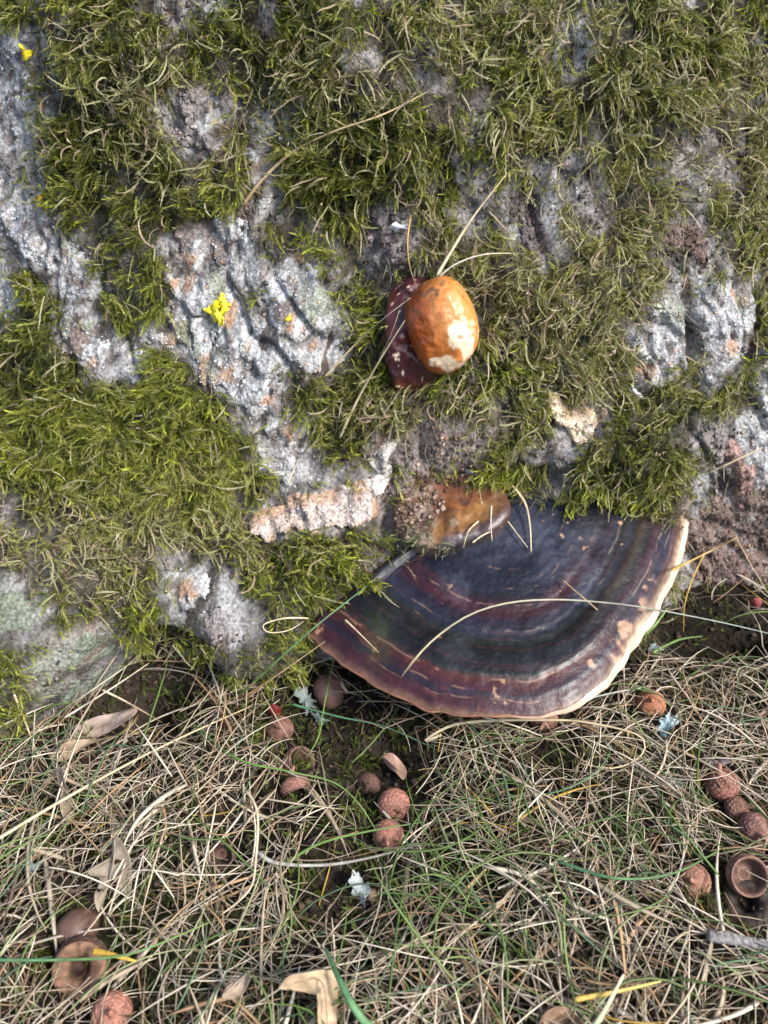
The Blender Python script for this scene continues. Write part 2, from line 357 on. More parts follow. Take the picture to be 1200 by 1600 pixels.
def trunk_samples(n, u0=-.34, u1=.34, z0=-.01, z1=.42):
    u, z = rng.uniform(u0, u1, n), rng.uniform(z0, z1, n); P = surf(u, z); px, py = proj(P); return u, z, P, px, py
grain_P, grain_N, grain_C, grain_S = [], [], [], []; flake_P, flake_N, flake_C = [], [], []
def plate(kind, poly, seed):
    pts = resample(poly, 90); pu, pz = cast_uz(pts[:, 0], np.clip(pts[:, 1], -60, 1190))
    ok = ~np.isnan(pu); pu, pz = pu[ok], pz[ok]; poly2 = np.stack([pu, pz], -1)
    st = .0011; lu = np.arange(pu.min()-.004, pu.max()+.004, st); lz = np.arange(pz.min()-.004, pz.max()+.004, st)
    U, Z = np.meshgrid(lu, lz, indexing='ij')
    d = polydist(U.ravel(), Z.ravel(), poly2).reshape(U.shape) + .016*(fbm(U*90, Z*90, seed, 4)-.5)
    hh = dict(lichen=.0010, green=.0010, grey=.0006, orange=.006, white=.005, dark=.0008, brown=.001, pale=.006, pink=.005)[kind]
    prof = sst(-.0015, .0030, d)
    a = U*.5 - Z*.86; b = U*.86 + Z*.5
    rough = .0055*(fbm(U*210, Z*210, seed+2, 4)-.5) + .0065*(fbm(b*90, a*40, seed+5, 3)-.5)
    cr = np.exp(-(np.abs(vn(b*55 + 3*fbm(U*40, Z*40, seed, 2), a*18, seed+.7)-.5)/.035)**2)
    off = -.0018 + (hh+.0018)*prof + rough*prof - .0030*cr*prof
    P = surf(U, Z, off); keep = d > -.0015
    idx = -np.ones(U.shape, int); idx[keep] = np.arange(keep.sum())
    q = np.stack([idx[:-1, :-1], idx[1:, :-1], idx[1:, 1:], idx[:-1, 1:]], -1).reshape(-1, 4); q = q[(q >= 0).all(1)]
    n1, n2 = fbm(U*160, Z*160, seed+9, 4), fbm(U*420, Z*420, seed+3, 3)
    c = np.broadcast_to(A_(*PCOL[kind]), U.shape+(3,))*(.55 + .9*n1)[..., None]
    if kind == 'lichen':
        c = mixc(c, A_(.53, .53, .53), sst(.44, .62, n2)*.9); c = mixc(c, A_(.11, .085, .075), np.maximum(sst(.52, .68, fbm(U*170, Z*170, seed+31, 3))*.85, cr*.8))
        c = mixc(c, A_(.40, .23, .13), sst(.64, .74, fbm(U*90, Z*90, seed+40, 3))*.8); c = mixc(c, A_(.20, .24, .15), sst(.58, .75, fbm(U*60, Z*60, seed+50, 3))*.6)
    elif kind == 'green':
        c = mixc(c, A_(.40, .42, .40), sst(.58, .75, n2)*.6); c = mixc(c, A_(.08, .09, .03), sst(.55, .7, fbm(U*70, Z*70, seed+31, 3))*.7)
    elif kind == 'orange':
        c = mixc(c, A_(.62, .57, .54), sst(.44, .60, n2)*.85); c = mixc(c, A_(.44, .29, .20), sst(.0045, .001, d)*sst(.4, .6, n1+.05)); c = mixc(c, A_(.25, .17, .13), sst(.6, .7, n2)*.6)
    elif kind == 'pale': c = mixc(c, A_(.58, .36, .22), sst(.005, .001, d)*.7); c = mixc(c, A_(.80, .66, .48), sst(.5, .6, n2)*.8)
    elif kind in ('grey', 'brown', 'dark'): c = mixc(c, A_(.32, .28, .27), sst(.55, .7, n2)*.5)
    mesh_obj('bark_plate', local(P[keep], tree), q, M['bark'], c[keep], tree)
    if kind in ('grey', 'brown', 'dark', 'pink', 'pale'):
        s = np.nonzero(rng.random(keep.sum()) < .28)[0]; flake_P.append(P[keep][s]); flake_N.append(norm(snorm(U[keep][s], Z[keep][s], .002) + rng.normal(size=(len(s), 3))*.5)); flake_C.append(c[keep][s]*rng.uniform(.45, 1.5, (len(s), 1)))
    if kind in ('lichen', 'green', 'orange', 'white'):
        e = .0012; tn = snorm(U[keep], Z[keep], .002); k = int(keep.sum()*dict(lichen=.38, green=.12, orange=.45, white=.2)[kind]); s = rng.choice(keep.sum(), min(k, keep.sum()), replace=False)
        s = s[(cr[keep][s] < .5) & (prof[keep][s] > .4) & (fbm(U[keep][s]*120, Z[keep][s]*120, seed+31, 3) < .66)]
        grain_P.append(P[keep][s]); grain_N.append(tn[s])
        cc = dict(lichen=(.52, .52, .52), green=(.26, .30, .26), orange=(.62, .54, .48), white=(.62, .60, .57))[kind]
        gc_ = A_(*cc)*rng.uniform(.55, 1.2, (len(s), 1)); w = rng.random(len(s)); gc_[w < .10] = A_(.42, .27, .16)*rng.uniform(.6, 1.2, ((w < .10).sum(), 1)); gc_[(w > .10) & (w < .2)] *= .4
        grain_C.append(gc_); grain_S.append(.0003 + .0009*rng.random(len(s))**2.2)
for k, (kind, poly) in enumerate(PLATES): plate(kind, poly, 10.0+k*3.7)

# ------------------------------------------------------------------ crumbs of lichen and of rotten wood
OCT = A_(1, 0, 0, -1, 0, 0, 0, 1, 0, 0, -1, 0, 0, 0, 1, 0, 0, -1).reshape(6, 3)
OCF = np.array([(0, 2, 4), (2, 1, 4), (1, 3, 4), (3, 0, 4), (2, 0, 5), (1, 2, 5), (3, 1, 5), (0, 3, 5)])
def grains(name, P, N, col, size, m, flat=.55):
    n = len(P); t = norm(np.cross(N, rng.normal(size=(n, 3)))); b = np.cross(N, t)
    j = OCT[None]*(1 + rng.uniform(-.35, .35, (n, 6, 1))); sc = size[:, None, None]
    V = P[:, None] + sc*(j[..., :1]*t[:, None] + j[..., 1:2]*b[:, None]*rng.uniform(.7, 1.3, (n, 1, 1)) + flat*j[..., 2:]*N[:, None])
    F = (OCF[None] + 6*np.arange(n)[:, None, None]).reshape(-1, 3)
    return mesh_obj(name, V.reshape(-1, 3), F, m, np.repeat(col, 6, 0), smooth=True)
u, z, P, px, py = trunk_samples(60000, -.30, .30, .0, .42); w = blobs(px, py, LICH)*sst(.47, .60, fbm(u*150, z*110, 21., 4))*(plate_field(px, py) < 2)*(1-sst(.2, .6, moss_fields(px, py, P)[0]))
k = rng.random(len(u)) < w*.8; grain_P.append(P[k]); grain_N.append(snorm(u[k], z[k], .002)); grain_C.append(A_(.53, .535, .54)*rng.uniform(.5, 1.15, (k.sum(), 1))); grain_S.append(.0003 + .0007*rng.random(k.sum())**2)
o = grains('lichen_crust', np.concatenate(grain_P), np.concatenate(grain_N), np.concatenate(grain_C), np.concatenate(grain_S), M['lichen'], .4)
tag(o, 'pale blue-grey grainy lichen crust on the bare bark plates', 'lichen', kind='stuff')
u, z, P, px, py = trunk_samples(40000, -.30, .30, .0, .42); dn = moss_fields(px, py, P)[0]
k = (rng.random(len(u)) < .42*sst(.5, .1, dn)) & (plate_field(px, py) < 0); u, z, P = u[k], z[k], P[k]; N = norm(snorm(u, z, .002) + rng.normal(size=(len(u), 3))*.5)
c = mixc(A_(.075, .055, .045), A_(.30, .25, .215), rng.random(len(u))**1.5)
fp, fn, fc = np.concatenate(flake_P+[P]), np.concatenate(flake_N+[N]), np.concatenate(flake_C+[c])
o = grains('bark_flakes', fp + fn*.0003, fn, fc, .0005 + .0016*rng.random(len(fp))**2.5, M['bark'], .35); print('flakes', len(fp))
tag(o, 'small flaking scales of grey-brown bark in the bare patches', 'bark flakes', kind='stuff')
u, z, P, px, py = trunk_samples(60000, -.16, .25, .0, .16)
w = .55*blobs(px, py, [(690, 685, 95, 50), (630, 780, 55, 50), (580, 880, 50, 40), (1130, 900, 100, 60)])
k = rng.random(len(u)) < w*.22; u, z, P = u[k], z[k], P[k]; N = snorm(u, z)
c = A_(.26, .15, .10)*rng.uniform(.35, 1.4, (len(u), 1)); w = rng.random(len(u)); c[w < .15] = A_(.5, .36, .27)*rng.uniform(.7, 1.2, ((w < .15).sum(), 1))
o = grains('rotten_wood_crumbs', P + N*.0005, N, c, rng.uniform(.0004, .0014, len(u)), M['soil'], .8)
tag(o, 'reddish brown crumbs of rotten wood around the bracket attachment', 'wood crumbs', kind='stuff')

# ------------------------------------------------------------------ moss
def sprigs(P, N, d0, L, W, c0, c1, grav, curl, S=7, spread=.55):
    """feathery moss shoots: overlapping narrow pointed leaflets on both sides of a curved stem"""
    n = len(P); d = norm(d0); ax = norm(rng.normal(size=(n, 3))); p = P.copy(); sd_ = norm(np.cross(d, norm(N + .8*rng.normal(size=(n, 3))))); Vs, Cs = [], []
    for k in range(S):
        d = norm(d + curl[:, None]*np.cross(ax, d) + grav[:, None]*A_(0, -.12, -1) + rng.normal(size=(n, 3))*.08); st = (L/S)[:, None]
        nn = norm(np.cross(sd_, d)); f = k/(S-1.); col = c0*(1-f) + c1*f; ll = st*rng.uniform(1.7, 2.5, (n, 1))*(1.05-.35*f); ww = W[:, None]*(1-.35*f)
        for sg in (-1, 1):
            lat = sg*sd_*spread*rng.uniform(.3, 1.1, (n, 1))*(1-.6*f) + nn*rng.normal(size=(n, 1))*.3
            b0 = p - sg*sd_*ww*.5; b1 = p + sg*sd_*ww*.5 + nn*ww*.3; tip = p + (d + lat)*ll
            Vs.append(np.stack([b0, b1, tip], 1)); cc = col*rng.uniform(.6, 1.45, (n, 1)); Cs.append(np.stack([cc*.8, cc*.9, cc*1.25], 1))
        p = p + d*st
    V = np.concatenate(Vs).reshape(-1, 3); return V, [np.arange(len(V)).reshape(-1, 3)], np.concatenate(Cs).reshape(-1, 3)
def shoots(P, N, d0, L, W, c0, c1, grav, curl, S=6, leaf=1.0, bright=None):
    """leafy shoots: a tapering ribbon with two pointed leaflets per segment"""
    n = len(P); d = norm(d0); ax = norm(rng.normal(size=(n, 3))); p = P.copy(); pts = [p]; ds = [d]
    for k in range(S):
        d = norm(d + curl[:, None]*np.cross(ax, d) + grav[:, None]*A_(0, -.12, -1) + rng.normal(size=(n, 3))*.10)
        p = p + d*(L/S)[:, None]; pts.append(p); ds.append(d)
    pts, ds = np.stack(pts, 1), np.stack(ds, 1)
    side = norm(np.cross(ds, norm(N + .7*rng.normal(size=(n, 3)))[:, None])); nn = np.cross(side, ds)
    tp = A_(*[.75, 1, 1, .95, .8, .55, .12])[:S+1]; wd = W[:, None]*tp
    A = pts - side*wd[..., None]*.5; B = pts + side*wd[..., None]*.5 + nn*wd[..., None]*.25
    V1 = np.stack([A, B], 2).reshape(n, -1, 3); k = np.arange(S)
    F1 = np.stack([2*k, 2*k+1, 2*k+3, 2*k+2], -1)
    fr = np.linspace(0, 1, S+1); colr = c0[:, None]*(1-fr[None, :, None]) + c1[:, None]*fr[None, :, None]
    C1 = np.repeat(colr, 2, 1)
    nv = 2*(S+1); Vs, Cs, Fs = [V1.reshape(-1, 3)], [C1.reshape(-1, 3)], [(F1[None] + nv*np.arange(n)[:, None, None]).reshape(-1, 4)]
    if leaf:
        q = pts[:, :-1]; dd = ds[:, 1:]; ll = (L/S)[:, None, None]*rng.uniform(.9, 1.7, (n, S, 1))*leaf; sv = []; cl = []
        for sgn in (-1, 1):
            lat = sgn*side[:, 1:]*rng.uniform(.25, .8, (n, S, 1)) + nn[:, 1:]*rng.normal(size=(n, S, 1))*.4
            b0 = q - dd*ll*.2; b1 = q + dd*ll*.35; tip = q + (dd + lat)*ll*.85
            sv.append(np.stack([b0 , b1, tip], 2)); cl.append(np.repeat((colr[:, :-1]*rng.uniform(.75, 1.35, (n, S, 1)))[:, :, None], 3, 2))
        V2 = np.concatenate(sv, 1).reshape(-1, 3); C2 = np.concatenate(cl, 1).reshape(-1, 3); o_ = len(Vs[0])
        Vs.append(V2); Cs.append(C2); Fs.append(np.arange(len(V2)).reshape(-1, 3) + o_)
    return np.concatenate(Vs), Fs, np.concatenate(Cs)
NM = 335000
u, z, P, px, py = trunk_samples(NM, -.36, .36, -.01, .44)
dens, lush, dry = moss_fields(px, py, P)
inside = (px > -40) & (px < 1240) & (py > -40) & (py < 1250)
k = rng.random(NM) < dens*np.where(inside, 1.0, .30)
u, z, P, px, py, lush, dry = (a[k] for a in (u, z, P, px, py, lush, dry)); n = len(u)
N = snorm(u, z, .004)
# colour and habit
x, y = px/60, py/60
pale = np.clip(.13 + .5*blobs(px, py, [(1000, 260, 190, 150), (900, 430, 200, 90), (820, 40, 200, 60), (310, 780, 170, 80), (120, 840, 180, 60), (1000, 560, 120, 60), (1150, 300, 80, 200)]) + .3*(fbm(x*.7, y*.7, 8.8, 3)-.5), 0, 1)
rr = rng.random(n)
clump = fbm(px/26, py/26, 6.3, 3)
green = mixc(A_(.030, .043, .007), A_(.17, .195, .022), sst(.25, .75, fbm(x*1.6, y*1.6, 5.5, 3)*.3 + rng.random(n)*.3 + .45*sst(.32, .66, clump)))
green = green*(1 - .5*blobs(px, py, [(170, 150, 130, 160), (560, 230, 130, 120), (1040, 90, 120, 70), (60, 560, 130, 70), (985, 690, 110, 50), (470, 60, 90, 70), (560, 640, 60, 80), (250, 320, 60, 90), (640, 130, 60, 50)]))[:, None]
yel = mixc(A_(.22, .235, .040), A_(.42, .40, .12), rng.random(n)); straw = mixc(A_(.30, .23, .13), A_(.42, .36, .24), rng.random(n)); brown = A_(.13, .09, .055)*rng.uniform(.6, 1.4, (n, 1))
is_pale = rr < pale; is_dry = (~is_pale) & (rr < pale + .06 + .5*dry)
tip = np.where(is_pale[:, None], yel, green*(.8 + 2.6*rng.random((n, 1))**2.0)*A_(1.08, 1.0, 1.0)); tip = np.where((is_dry & (rng.random(n) < .5))[:, None], straw, np.where(is_dry[:, None], brown*1.6, tip))
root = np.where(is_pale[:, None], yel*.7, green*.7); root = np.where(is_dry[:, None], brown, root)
L = rng.uniform(.0042, .0092, n)*(1 + .5*blobs(px, py, [(200, 660, 240, 150)]) + .25*lush + .7*is_pale*rng.random(n)); W = rng.uniform(.0004, .0008, n)*np.where(is_dry, .6, 1)
cush = .003*lush*rng.random(n) + .013*(sst(.32, .66, clump)-.40) - .001
DN, RT = A_(0, .2, -1), A_(1, 0, 0)
def flow(px, py, k):
    th = (fbm(px/85, py/85, 3.7, 3)-.5)*2*4.2*k + (fbm(px/26, py/26, 1.7, 2)-.5)*2*1.6; return np.cos(th)[:, None]*DN + np.sin(th)[:, None]*RT
d0 = N*rng.uniform(.25, .95, (n, 1)) + flow(px, py, 1.)*rng.uniform(.4, 1.0, (n, 1)) + rng.normal(size=(n, 3))*.28
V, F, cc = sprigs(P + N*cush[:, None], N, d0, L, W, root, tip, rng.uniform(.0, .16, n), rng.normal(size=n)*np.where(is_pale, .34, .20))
k = (rng.random(n) < .035 + .26*np.maximum(dry, blobs(px, py, [(1000, 240, 210, 160), (900, 440, 220, 100), (830, 50, 220, 70), (110, 850, 180, 60), (1010, 560, 120, 60), (280, 160, 110, 90), (1150, 300, 80, 200), (600, 120, 120, 60)]))); m_ = int(k.sum())
lc_ = mixc(A_(.26, .26, .095), A_(.46, .42, .25), rng.random(m_)); br_ = rng.random(m_) < .3; lc_[br_] = A_(.40, .31, .21)*rng.uniform(.6, 1.2, (br_.sum(), 1))
V2, F2, c2 = shoots(P[k] + N[k]*(cush[k, None] + .003), N[k], N[k]*rng.uniform(.3, .8, (m_, 1)) + flow(px[k], py[k], 1.)*.8 + rng.normal(size=(m_, 3))*.4, rng.uniform(.009, .020, m_), rng.uniform(.0004, .0009, m_), lc_*.75, lc_, rng.uniform(.02, .18, m_), rng.normal(size=m_)*.5, leaf=.42)
F = F + [f + len(V) for f in F2]; V = np.concatenate([V, V2]); cc = np.concatenate([cc, c2]); print('long', m_)
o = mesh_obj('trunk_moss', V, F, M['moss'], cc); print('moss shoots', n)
tag(o, 'green and straw-tipped feathery moss covering the tree bark', 'moss', kind='stuff')
# bare rootlets and dead moss threads
u, z, P, px, py = trunk_samples(60000, -.30, .30, 0, .42); dry = blobs(px, py, DRY); pf = plate_field(px, py)
k = rng.random(len(u)) < (dry*.30 + .03)*sst(25, -5, pf*(px < 800)); u, z, P = u[k], z[k], P[k]; n = len(u); N = snorm(u, z, .004)
c = mixc(A_(.20, .15, .115), A_(.42, .35, .27), rng.random(n))
V, F, cc = shoots(P, N, N*.5 + rng.normal(size=(n, 3))*.5 + A_(0, 0, -.6), rng.uniform(.007, .016, n), rng.uniform(.0002, .00045, n), c*.8, c, rng.uniform(0, .2, n), rng.normal(size=n)*.4, leaf=0)
o = mesh_obj('dead_moss_threads', V, F, M['moss'], cc); tag(o, 'brown dead moss threads hanging in dry patches on the trunk', 'dead moss', kind='stuff')

# ------------------------------------------------------------------ the big bracket
NA, NT = 460, 225
cpx, cpy = 800., 812.
_, cc0 = march(f_conk, A_(cpx), A_(cpy)); CO = cc0[0]
ol = resample(CONK, NA); _, OP = march(f_conk, ol[:, 0], ol[:, 1])
conk = empty('bracket_fungus', (CO[0], CO[1], CO[2]-.03)); tag(conk, 'large dark glossy bracket fungus with concentric zones and a cream rim', 'bracket fungus')
ang = np.linspace(0, 1, NA, endpoint=False)
wob = .0022*(vn(ang*26, 0, 4.)-.5) + .0012*(vn(ang*80, 0, 9.)-.5)
out = norm((OP-CO)*A_(1, 1, 0)); OP = OP + out*wob[:, None]
t = np.linspace(0, 1, NT)**.85
XY = CO[None, None, :2] + t[None, :, None]*(OP-CO)[:, None, :2]
tw = t[None, :] + .06*(fbm(XY[..., 0]*30, XY[..., 1]*30, 1.5, 2)-.5)*sst(0, .3, t)[None]
zz = ZC(XY[..., 0], XY[..., 1])
for t0, a, w in ((.22, .0002, .02), (.36, .0003, .02), (.50, .0003, .015), (.62, .0006, .018), (.70, -.0004, .02), (.845, .0006, .014), (.93, .0003, .012)):
    zz = zz - a*sst(t0-w, t0+w, tw)
zz = zz + .00015*np.sin(tw*70)*sst(.1, .4, t)[None]*vn(XY[..., 0]*40, XY[..., 1]*40, 3.) + .003*(fbm(XY[..., 0]*28, XY[..., 1]*28, 6.6, 3)-.5) + .0009*(fbm(XY[..., 0]*160, XY[..., 1]*160, 7.6, 3)-.5)
zz = zz - .0018*sst(.93, 1.0, t)[None]**2 + .0025*np.exp(-((t-.80)/.14)**2)[None]
P = np.concatenate([XY, zz[..., None]], -1); px, py = proj(P)
# colours by zone plus painted sky blue, the left/front differing from the right as on the real cap
def ramp(x, st):
    xs = [s[0] for s in st]; return np.stack([np.interp(x, xs, [s[1][k] for s in st]) for k in range(3)], -1)
NAVY, PLUM, MAR, BLK, RED, TAN, GRN, SLA = (.010, .013, .028), (.018, .013, .028), (.056, .012, .019), (.007, .008, .012), (.09, .020, .016), (.34, .20, .12), (.013, .017, .015), (.020, .025, .045)  # NAVY and SLA carry the sky's reflection as blue colour
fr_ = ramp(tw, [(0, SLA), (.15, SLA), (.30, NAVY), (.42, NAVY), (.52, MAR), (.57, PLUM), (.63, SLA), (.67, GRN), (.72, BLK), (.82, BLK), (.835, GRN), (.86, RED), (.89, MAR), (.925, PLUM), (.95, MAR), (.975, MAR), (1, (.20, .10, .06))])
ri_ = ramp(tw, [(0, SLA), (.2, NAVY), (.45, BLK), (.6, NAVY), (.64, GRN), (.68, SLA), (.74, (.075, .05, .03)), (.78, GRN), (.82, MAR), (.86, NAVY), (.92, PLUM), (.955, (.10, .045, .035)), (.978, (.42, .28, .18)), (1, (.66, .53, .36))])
rt = sst(860, 1000, px + .35*(900-py)); col = mixc(fr_, ri_, rt)
n1 = fbm(XY[..., 0]*60, XY[..., 1]*60, 2.1, 4); n2 = fbm(XY[..., 0]*220, XY[..., 1]*220, 3.1, 3); str_ = fbm(ang[:, None]*40, tw*60, 3.3, 3)
col = col*(.34 + .66*n1)[..., None]
col = mixc(col, A_(.085, .09, .12), sst(.53, .72, n1)*.22*sst(.9, .7, tw))                        # bluish sky sheen painted into the colour
fine = vn(ang[:, None]*7, tw*150, 5.) ; col = col*(.84 + .32*fine)[..., None]; gr_ = fbm(ang[:, None]*9, tw*55, 7.7, 3); col = mixc(col, A_(.062, .016, .018), sst(.58, .72, gr_)*.3*sst(.3, .5, tw))
col = mixc(col, A_(*RED), sst(.60, .72, str_)*sst(.80, .88, tw)*.75)
fl = np.zeros_like(tw)
for t0, w, th in ((.29, .005, .60), (.40, .005, .56), (.485, .006, .54), (.615, .005, .53), (.66, .004, .60), (.855, .007, .50), (.905, .005, .54), (.94, .004, .54)):
    brk = fbm(ang[:, None]*40, t0*40 + 0*tw, 1.9, 3); fl = np.maximum(fl, np.exp(-((tw-t0)/(w*.55))**2)*(.12*sst(.45, .60, brk) + .55*sst(th, th+.07, .62*brk + .38*n2)))
col = mixc(col, A_(*TAN)*1.0, fl*.75)
col = mixc(col, A_(.40, .23, .13), sst(.75, .80, n2)*sst(.56, .66, fbm(XY[..., 0]*35, XY[..., 1]*35, 14., 2))*.8)        # flaked spots
sc = blobs(px, py, [(975, 985, 40, 60), (995, 925, 30, 50), (935, 1030, 40, 30), (890, 1035, 40, 14)])*sst(.84, .90, tw)
col = mixc(col, A_(.55, .33, .20), sst(.74, .86, sc*.42 + .7*n2 - .02)*.6)                        # worn pale scars by the rim
col = mixc(col, A_(.05, .06, .02), blobs(px, py, [(590, 1000, 22, 40)])*.4)                  # olive film on the left
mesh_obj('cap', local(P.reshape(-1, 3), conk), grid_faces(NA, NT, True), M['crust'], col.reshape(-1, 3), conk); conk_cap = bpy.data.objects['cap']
# rim
edge = P[:, -1]; wr = .20 + .72*sst(800, 1010, ol[:, 0]) ; wr = wr*(.85 + .3*vn(ang*30, 0, 2.))
prof = [(-.0006, .0004), (.0008, -.0001), (.0020, -.0010), (.0026, -.0024), (.0024, -.0042), (.0012, -.0060), (-.0012, -.0072), (-.005, -.0078)]
R = np.stack([edge + out*(a*wr)[:, None] + A_(0, 0, 1)*(b*wr)[:, None] for a, b in prof], 1)
R = R + ((fbm(R[..., 0]*150, R[..., 1]*150, R[..., 2]*150, 3)-.5)*.0012)[..., None]*out[:, None]
rc = mixc(A_(.24, .11, .065), A_(.62, .48, .35), sst(740, 960, ol[:, 0] + 160*(vn(ang*50, 0, 7.)-.5)))[:, None]*(.7 + .5*fbm(R[..., 0]*120, R[..., 1]*120, 8., 3))[..., None]
mesh_obj('rim', local(R.reshape(-1, 3), conk), grid_faces(NA, len(prof), True), M['margin'], rc.reshape(-1, 3), conk_cap)
tt = np.linspace(1, 0, 26); last = R[:, -1]; low = A_(CO[0], CO[1]+.01, CO[2]-.042)
B = last[:, None]*tt[None, :, None] + low*(1-tt)[None, :, None]; B[..., 2] += .004*np.sin(tt*math.pi)[None]
bc = A_(.50, .40, .28)*(.7 + .5*fbm(B[..., 0]*60, B[..., 1]*60, 3., 3))[..., None]
mesh_obj('pore_surface', local(B.reshape(-1, 3), conk), grid_faces(NA, 26, True), M['pore'], bc.reshape(-1, 3), conk)

LAST = [None]
def dome(name, outline, nrm, base, h, back, m, colf, root, na=150, nt=50, power=2.2, noise=.0015, seed=1.):
    """closed rounded body over an outline given as 3-D points; h its height along nrm, back its depth behind"""
    O = resample(outline, na); c = base; t = np.linspace(0, 1, nt); ts = np.sin(t*math.pi/2)
    prof = (1-ts**power)**(1/power)
    up = c + ts[None, :, None]*(O-c)[:, None] + (h*prof)[None, :, None]*nrm
    dn = c + ts[None, ::-1, None]*(O-c)[:, None] - (back*prof[::-1])[None, :, None]*nrm
    Q = np.concatenate([up, dn[:, 1:]], 1); Q = Q + (noise*(fbm(Q[..., 0]*70, Q[..., 1]*70, Q[..., 2]*70 + seed, 3)-.5)*2 + noise*.5*(fbm(Q[..., 0]*210, Q[..., 1]*210, Q[..., 2]*210 + seed, 3)-.5))[..., None]*nrm
    T = np.concatenate([ts, 2-ts[::-1][1:]]); qx, qy = proj(Q); LAST[0] = (Q[:, :nt].reshape(-1, 3), qx[:, :nt].ravel(), qy[:, :nt].ravel())
    c_ = colf(np.broadcast_to(T, Q.shape[:2]), qx, qy, Q)
    return mesh_obj(name, local(Q.reshape(-1, 3), root), grid_faces(na, Q.shape[1], True), m, c_.reshape(-1, 3), root)

# older lobe lying on the bracket's attachment
LOBE = [(618, 820), (622, 780), (650, 735), (700, 705), (750, 712), (776, 745), (792, 775), (799, 800), (788, 820), (766, 836), (730, 850), (690, 863), (664, 860), (640, 846)]
lp = A_(*[v for p in LOBE for v in p]).reshape(-1, 2)
lz = lambda P: P[..., 2] - (ZC(P[..., 0], P[..., 1]) + .006 + .10*np.maximum(P[..., 1]-.315, -.02))
_, LP = march(lz, lp[:, 0], lp[:, 1]); lc = LP.mean(0)
def lobe_col(T, qx, qy, Q):
    n = fbm(Q[..., 0]*90, Q[..., 1]*90, Q[..., 2]*90, 4); n2 = fbm(Q[..., 0]*300, Q[..., 1]*300, Q[..., 2]*300, 3)
    d = (qx-690)*.45 + (qy-800)*.9                                                      # towards the lower edge
    c = ramp(d + 40*(n-.5), [(-60, (.26, .14, .09)), (-20, (.24, .085, .04)), (8, (.27, .095, .03)), (24, (.44, .20, .045)), (38, (.34, .15, .04)), (48, (.09, .055, .06)), (70, (.06, .045, .06))])
    c = mixc(c, A_(.10, .045, .04), sst(740, 795, qx + 20*(n-.5))*.75)
    rough = sst(705, 665, qx + 60*(n-.5) + .2*(qy-800)); c = mixc(c, mixc(A_(.22, .12, .075), A_(.52, .38, .28), sst(.4, .62, n2)), rough)
    crk = np.exp(-(np.abs(vn(Q[..., 0]*120, Q[..., 1]*60, 3.)-.5)/.05)**2); return c*(.30 + .45*n)[..., None]*(1-.6*crk)[..., None]
dome('old_lobe', LP, norm(A_(0, -.25, 1)), lc, .0060, .014, M['crust'], lobe_col, conk, noise=.0022, seed=4., power=3.2)
lobe_sites = LAST[0]

q_, qx, qy = lobe_sites; w = np.maximum(sst(690, 640, qx + .25*(qy-800) + 80*(fbm(qx/18, qy/18, 2., 3)-.5)), sst(775, 745, qy + 50*(fbm(qx/14, qy/14, 6., 3)-.5))); k = rng.random(len(q_)) < w*.30*sst(.36, .56, fbm(qx/9, qy/9, 4., 3)); k2 = (rng.random(len(q_)) < .16) & (qx < 712) & (qy > 812) & (fbm(qx/14, qy/14, 8., 2) > .42); tuft = q_[k2]; q_ = q_[k]; m_ = len(q_)
c = mixc(A_(.10, .06, .04), A_(.42, .30, .22), rng.random(m_)**1.6); o = grains('bark_crumbs', q_ + A_(0, -.0002, .0004), norm(A_(0, -.3, 1) + rng.normal(size=(m_, 3))*.4), c, (.0003 + .0020*rng.random(m_)**2.5), M['soil'], .6)
tag(o, 'tan crumbs of bark crusted over the old lobe of the bracket', 'bark crumbs', kind='stuff')

m_ = len(tuft); Nn = np.tile(norm(A_(0, -.6, .8)), (m_, 1)); c = mixc(A_(.12, .14, .05), A_(.36, .36, .20), rng.random(m_))
V, F, cc = sprigs(tuft, Nn, Nn*.5 + rng.normal(size=(m_, 3))*.7, rng.uniform(.004, .009, m_), rng.uniform(.0004, .0007, m_), c*.6, c, np.full(m_, .08), rng.normal(size=m_)*.3)
o = mesh_obj('moss_tuft', V, F, M['moss'], cc); tag(o, 'pale green moss tuft at the foot of the old orange lobe', 'moss', kind='stuff')

# ------------------------------------------------------------------ the young twin-capped bracket
KC = at([672.], [520.])[0]; ku, kz = cast_uz(A_(672.), A_(520.)); KN = norm(snorm(ku, kz, .012)[0] + A_(.0, -.5, .1)); 
young = empty('bracket_fungus', KC); tag(young, 'small young shiny fungus, an orange knob beside a dark maroon lobe', 'bracket fungus')
def onplane(pts, p0, n):
    pts = np.asarray(pts, float); d = ray(pts[:, 0], pts[:, 1]); return CAMP + d*(((p0-CAMP)@n)/(d@n))[:, None]
DARK = [(622, 442), (645, 432), (668, 440), (680, 480), (690, 540), (697, 575), (690, 592), (665, 606), (640, 614), (624, 612), (612, 585), (607, 560), (604, 520), (603, 485), (609, 460)]
p0 = KC + KN*.006; dk = onplane(DARK, p0, KN)
def dark_col(T, qx, qy, Q):
    n = fbm(Q[..., 0]*80, Q[..., 1]*80, Q[..., 2]*80, 4); c = mixc(A_(.045, .012, .018), A_(.11, .022, .020), sst(.35, .7, n))
    c = mixc(c, A_(.17, .035, .015), np.maximum(sst(590, 615, qy), sst(625, 605, qx)*sst(480, 450, qy)+0*qx)*.8)
    sp = fbm(Q[..., 0]*420, Q[..., 1]*420, Q[..., 2]*420, 2); return mixc(c, A_(.7, .55, .42), sst(.76, .81, sp)*.9)
dome('dark_lobe', dk, KN, dk.mean(0) - A_(.006, 0, 0), .0165, .018, M['knob'], dark_col, young, noise=.006, seed=2., power=1.9)
CAP = [(655, 447), (672, 436), (692, 431), (714, 440), (733, 466), (745, 496), (748, 520), (742, 547), (724, 570), (700, 583), (676, 580), (658, 562), (644, 532), (636, 500), (637, 470)]
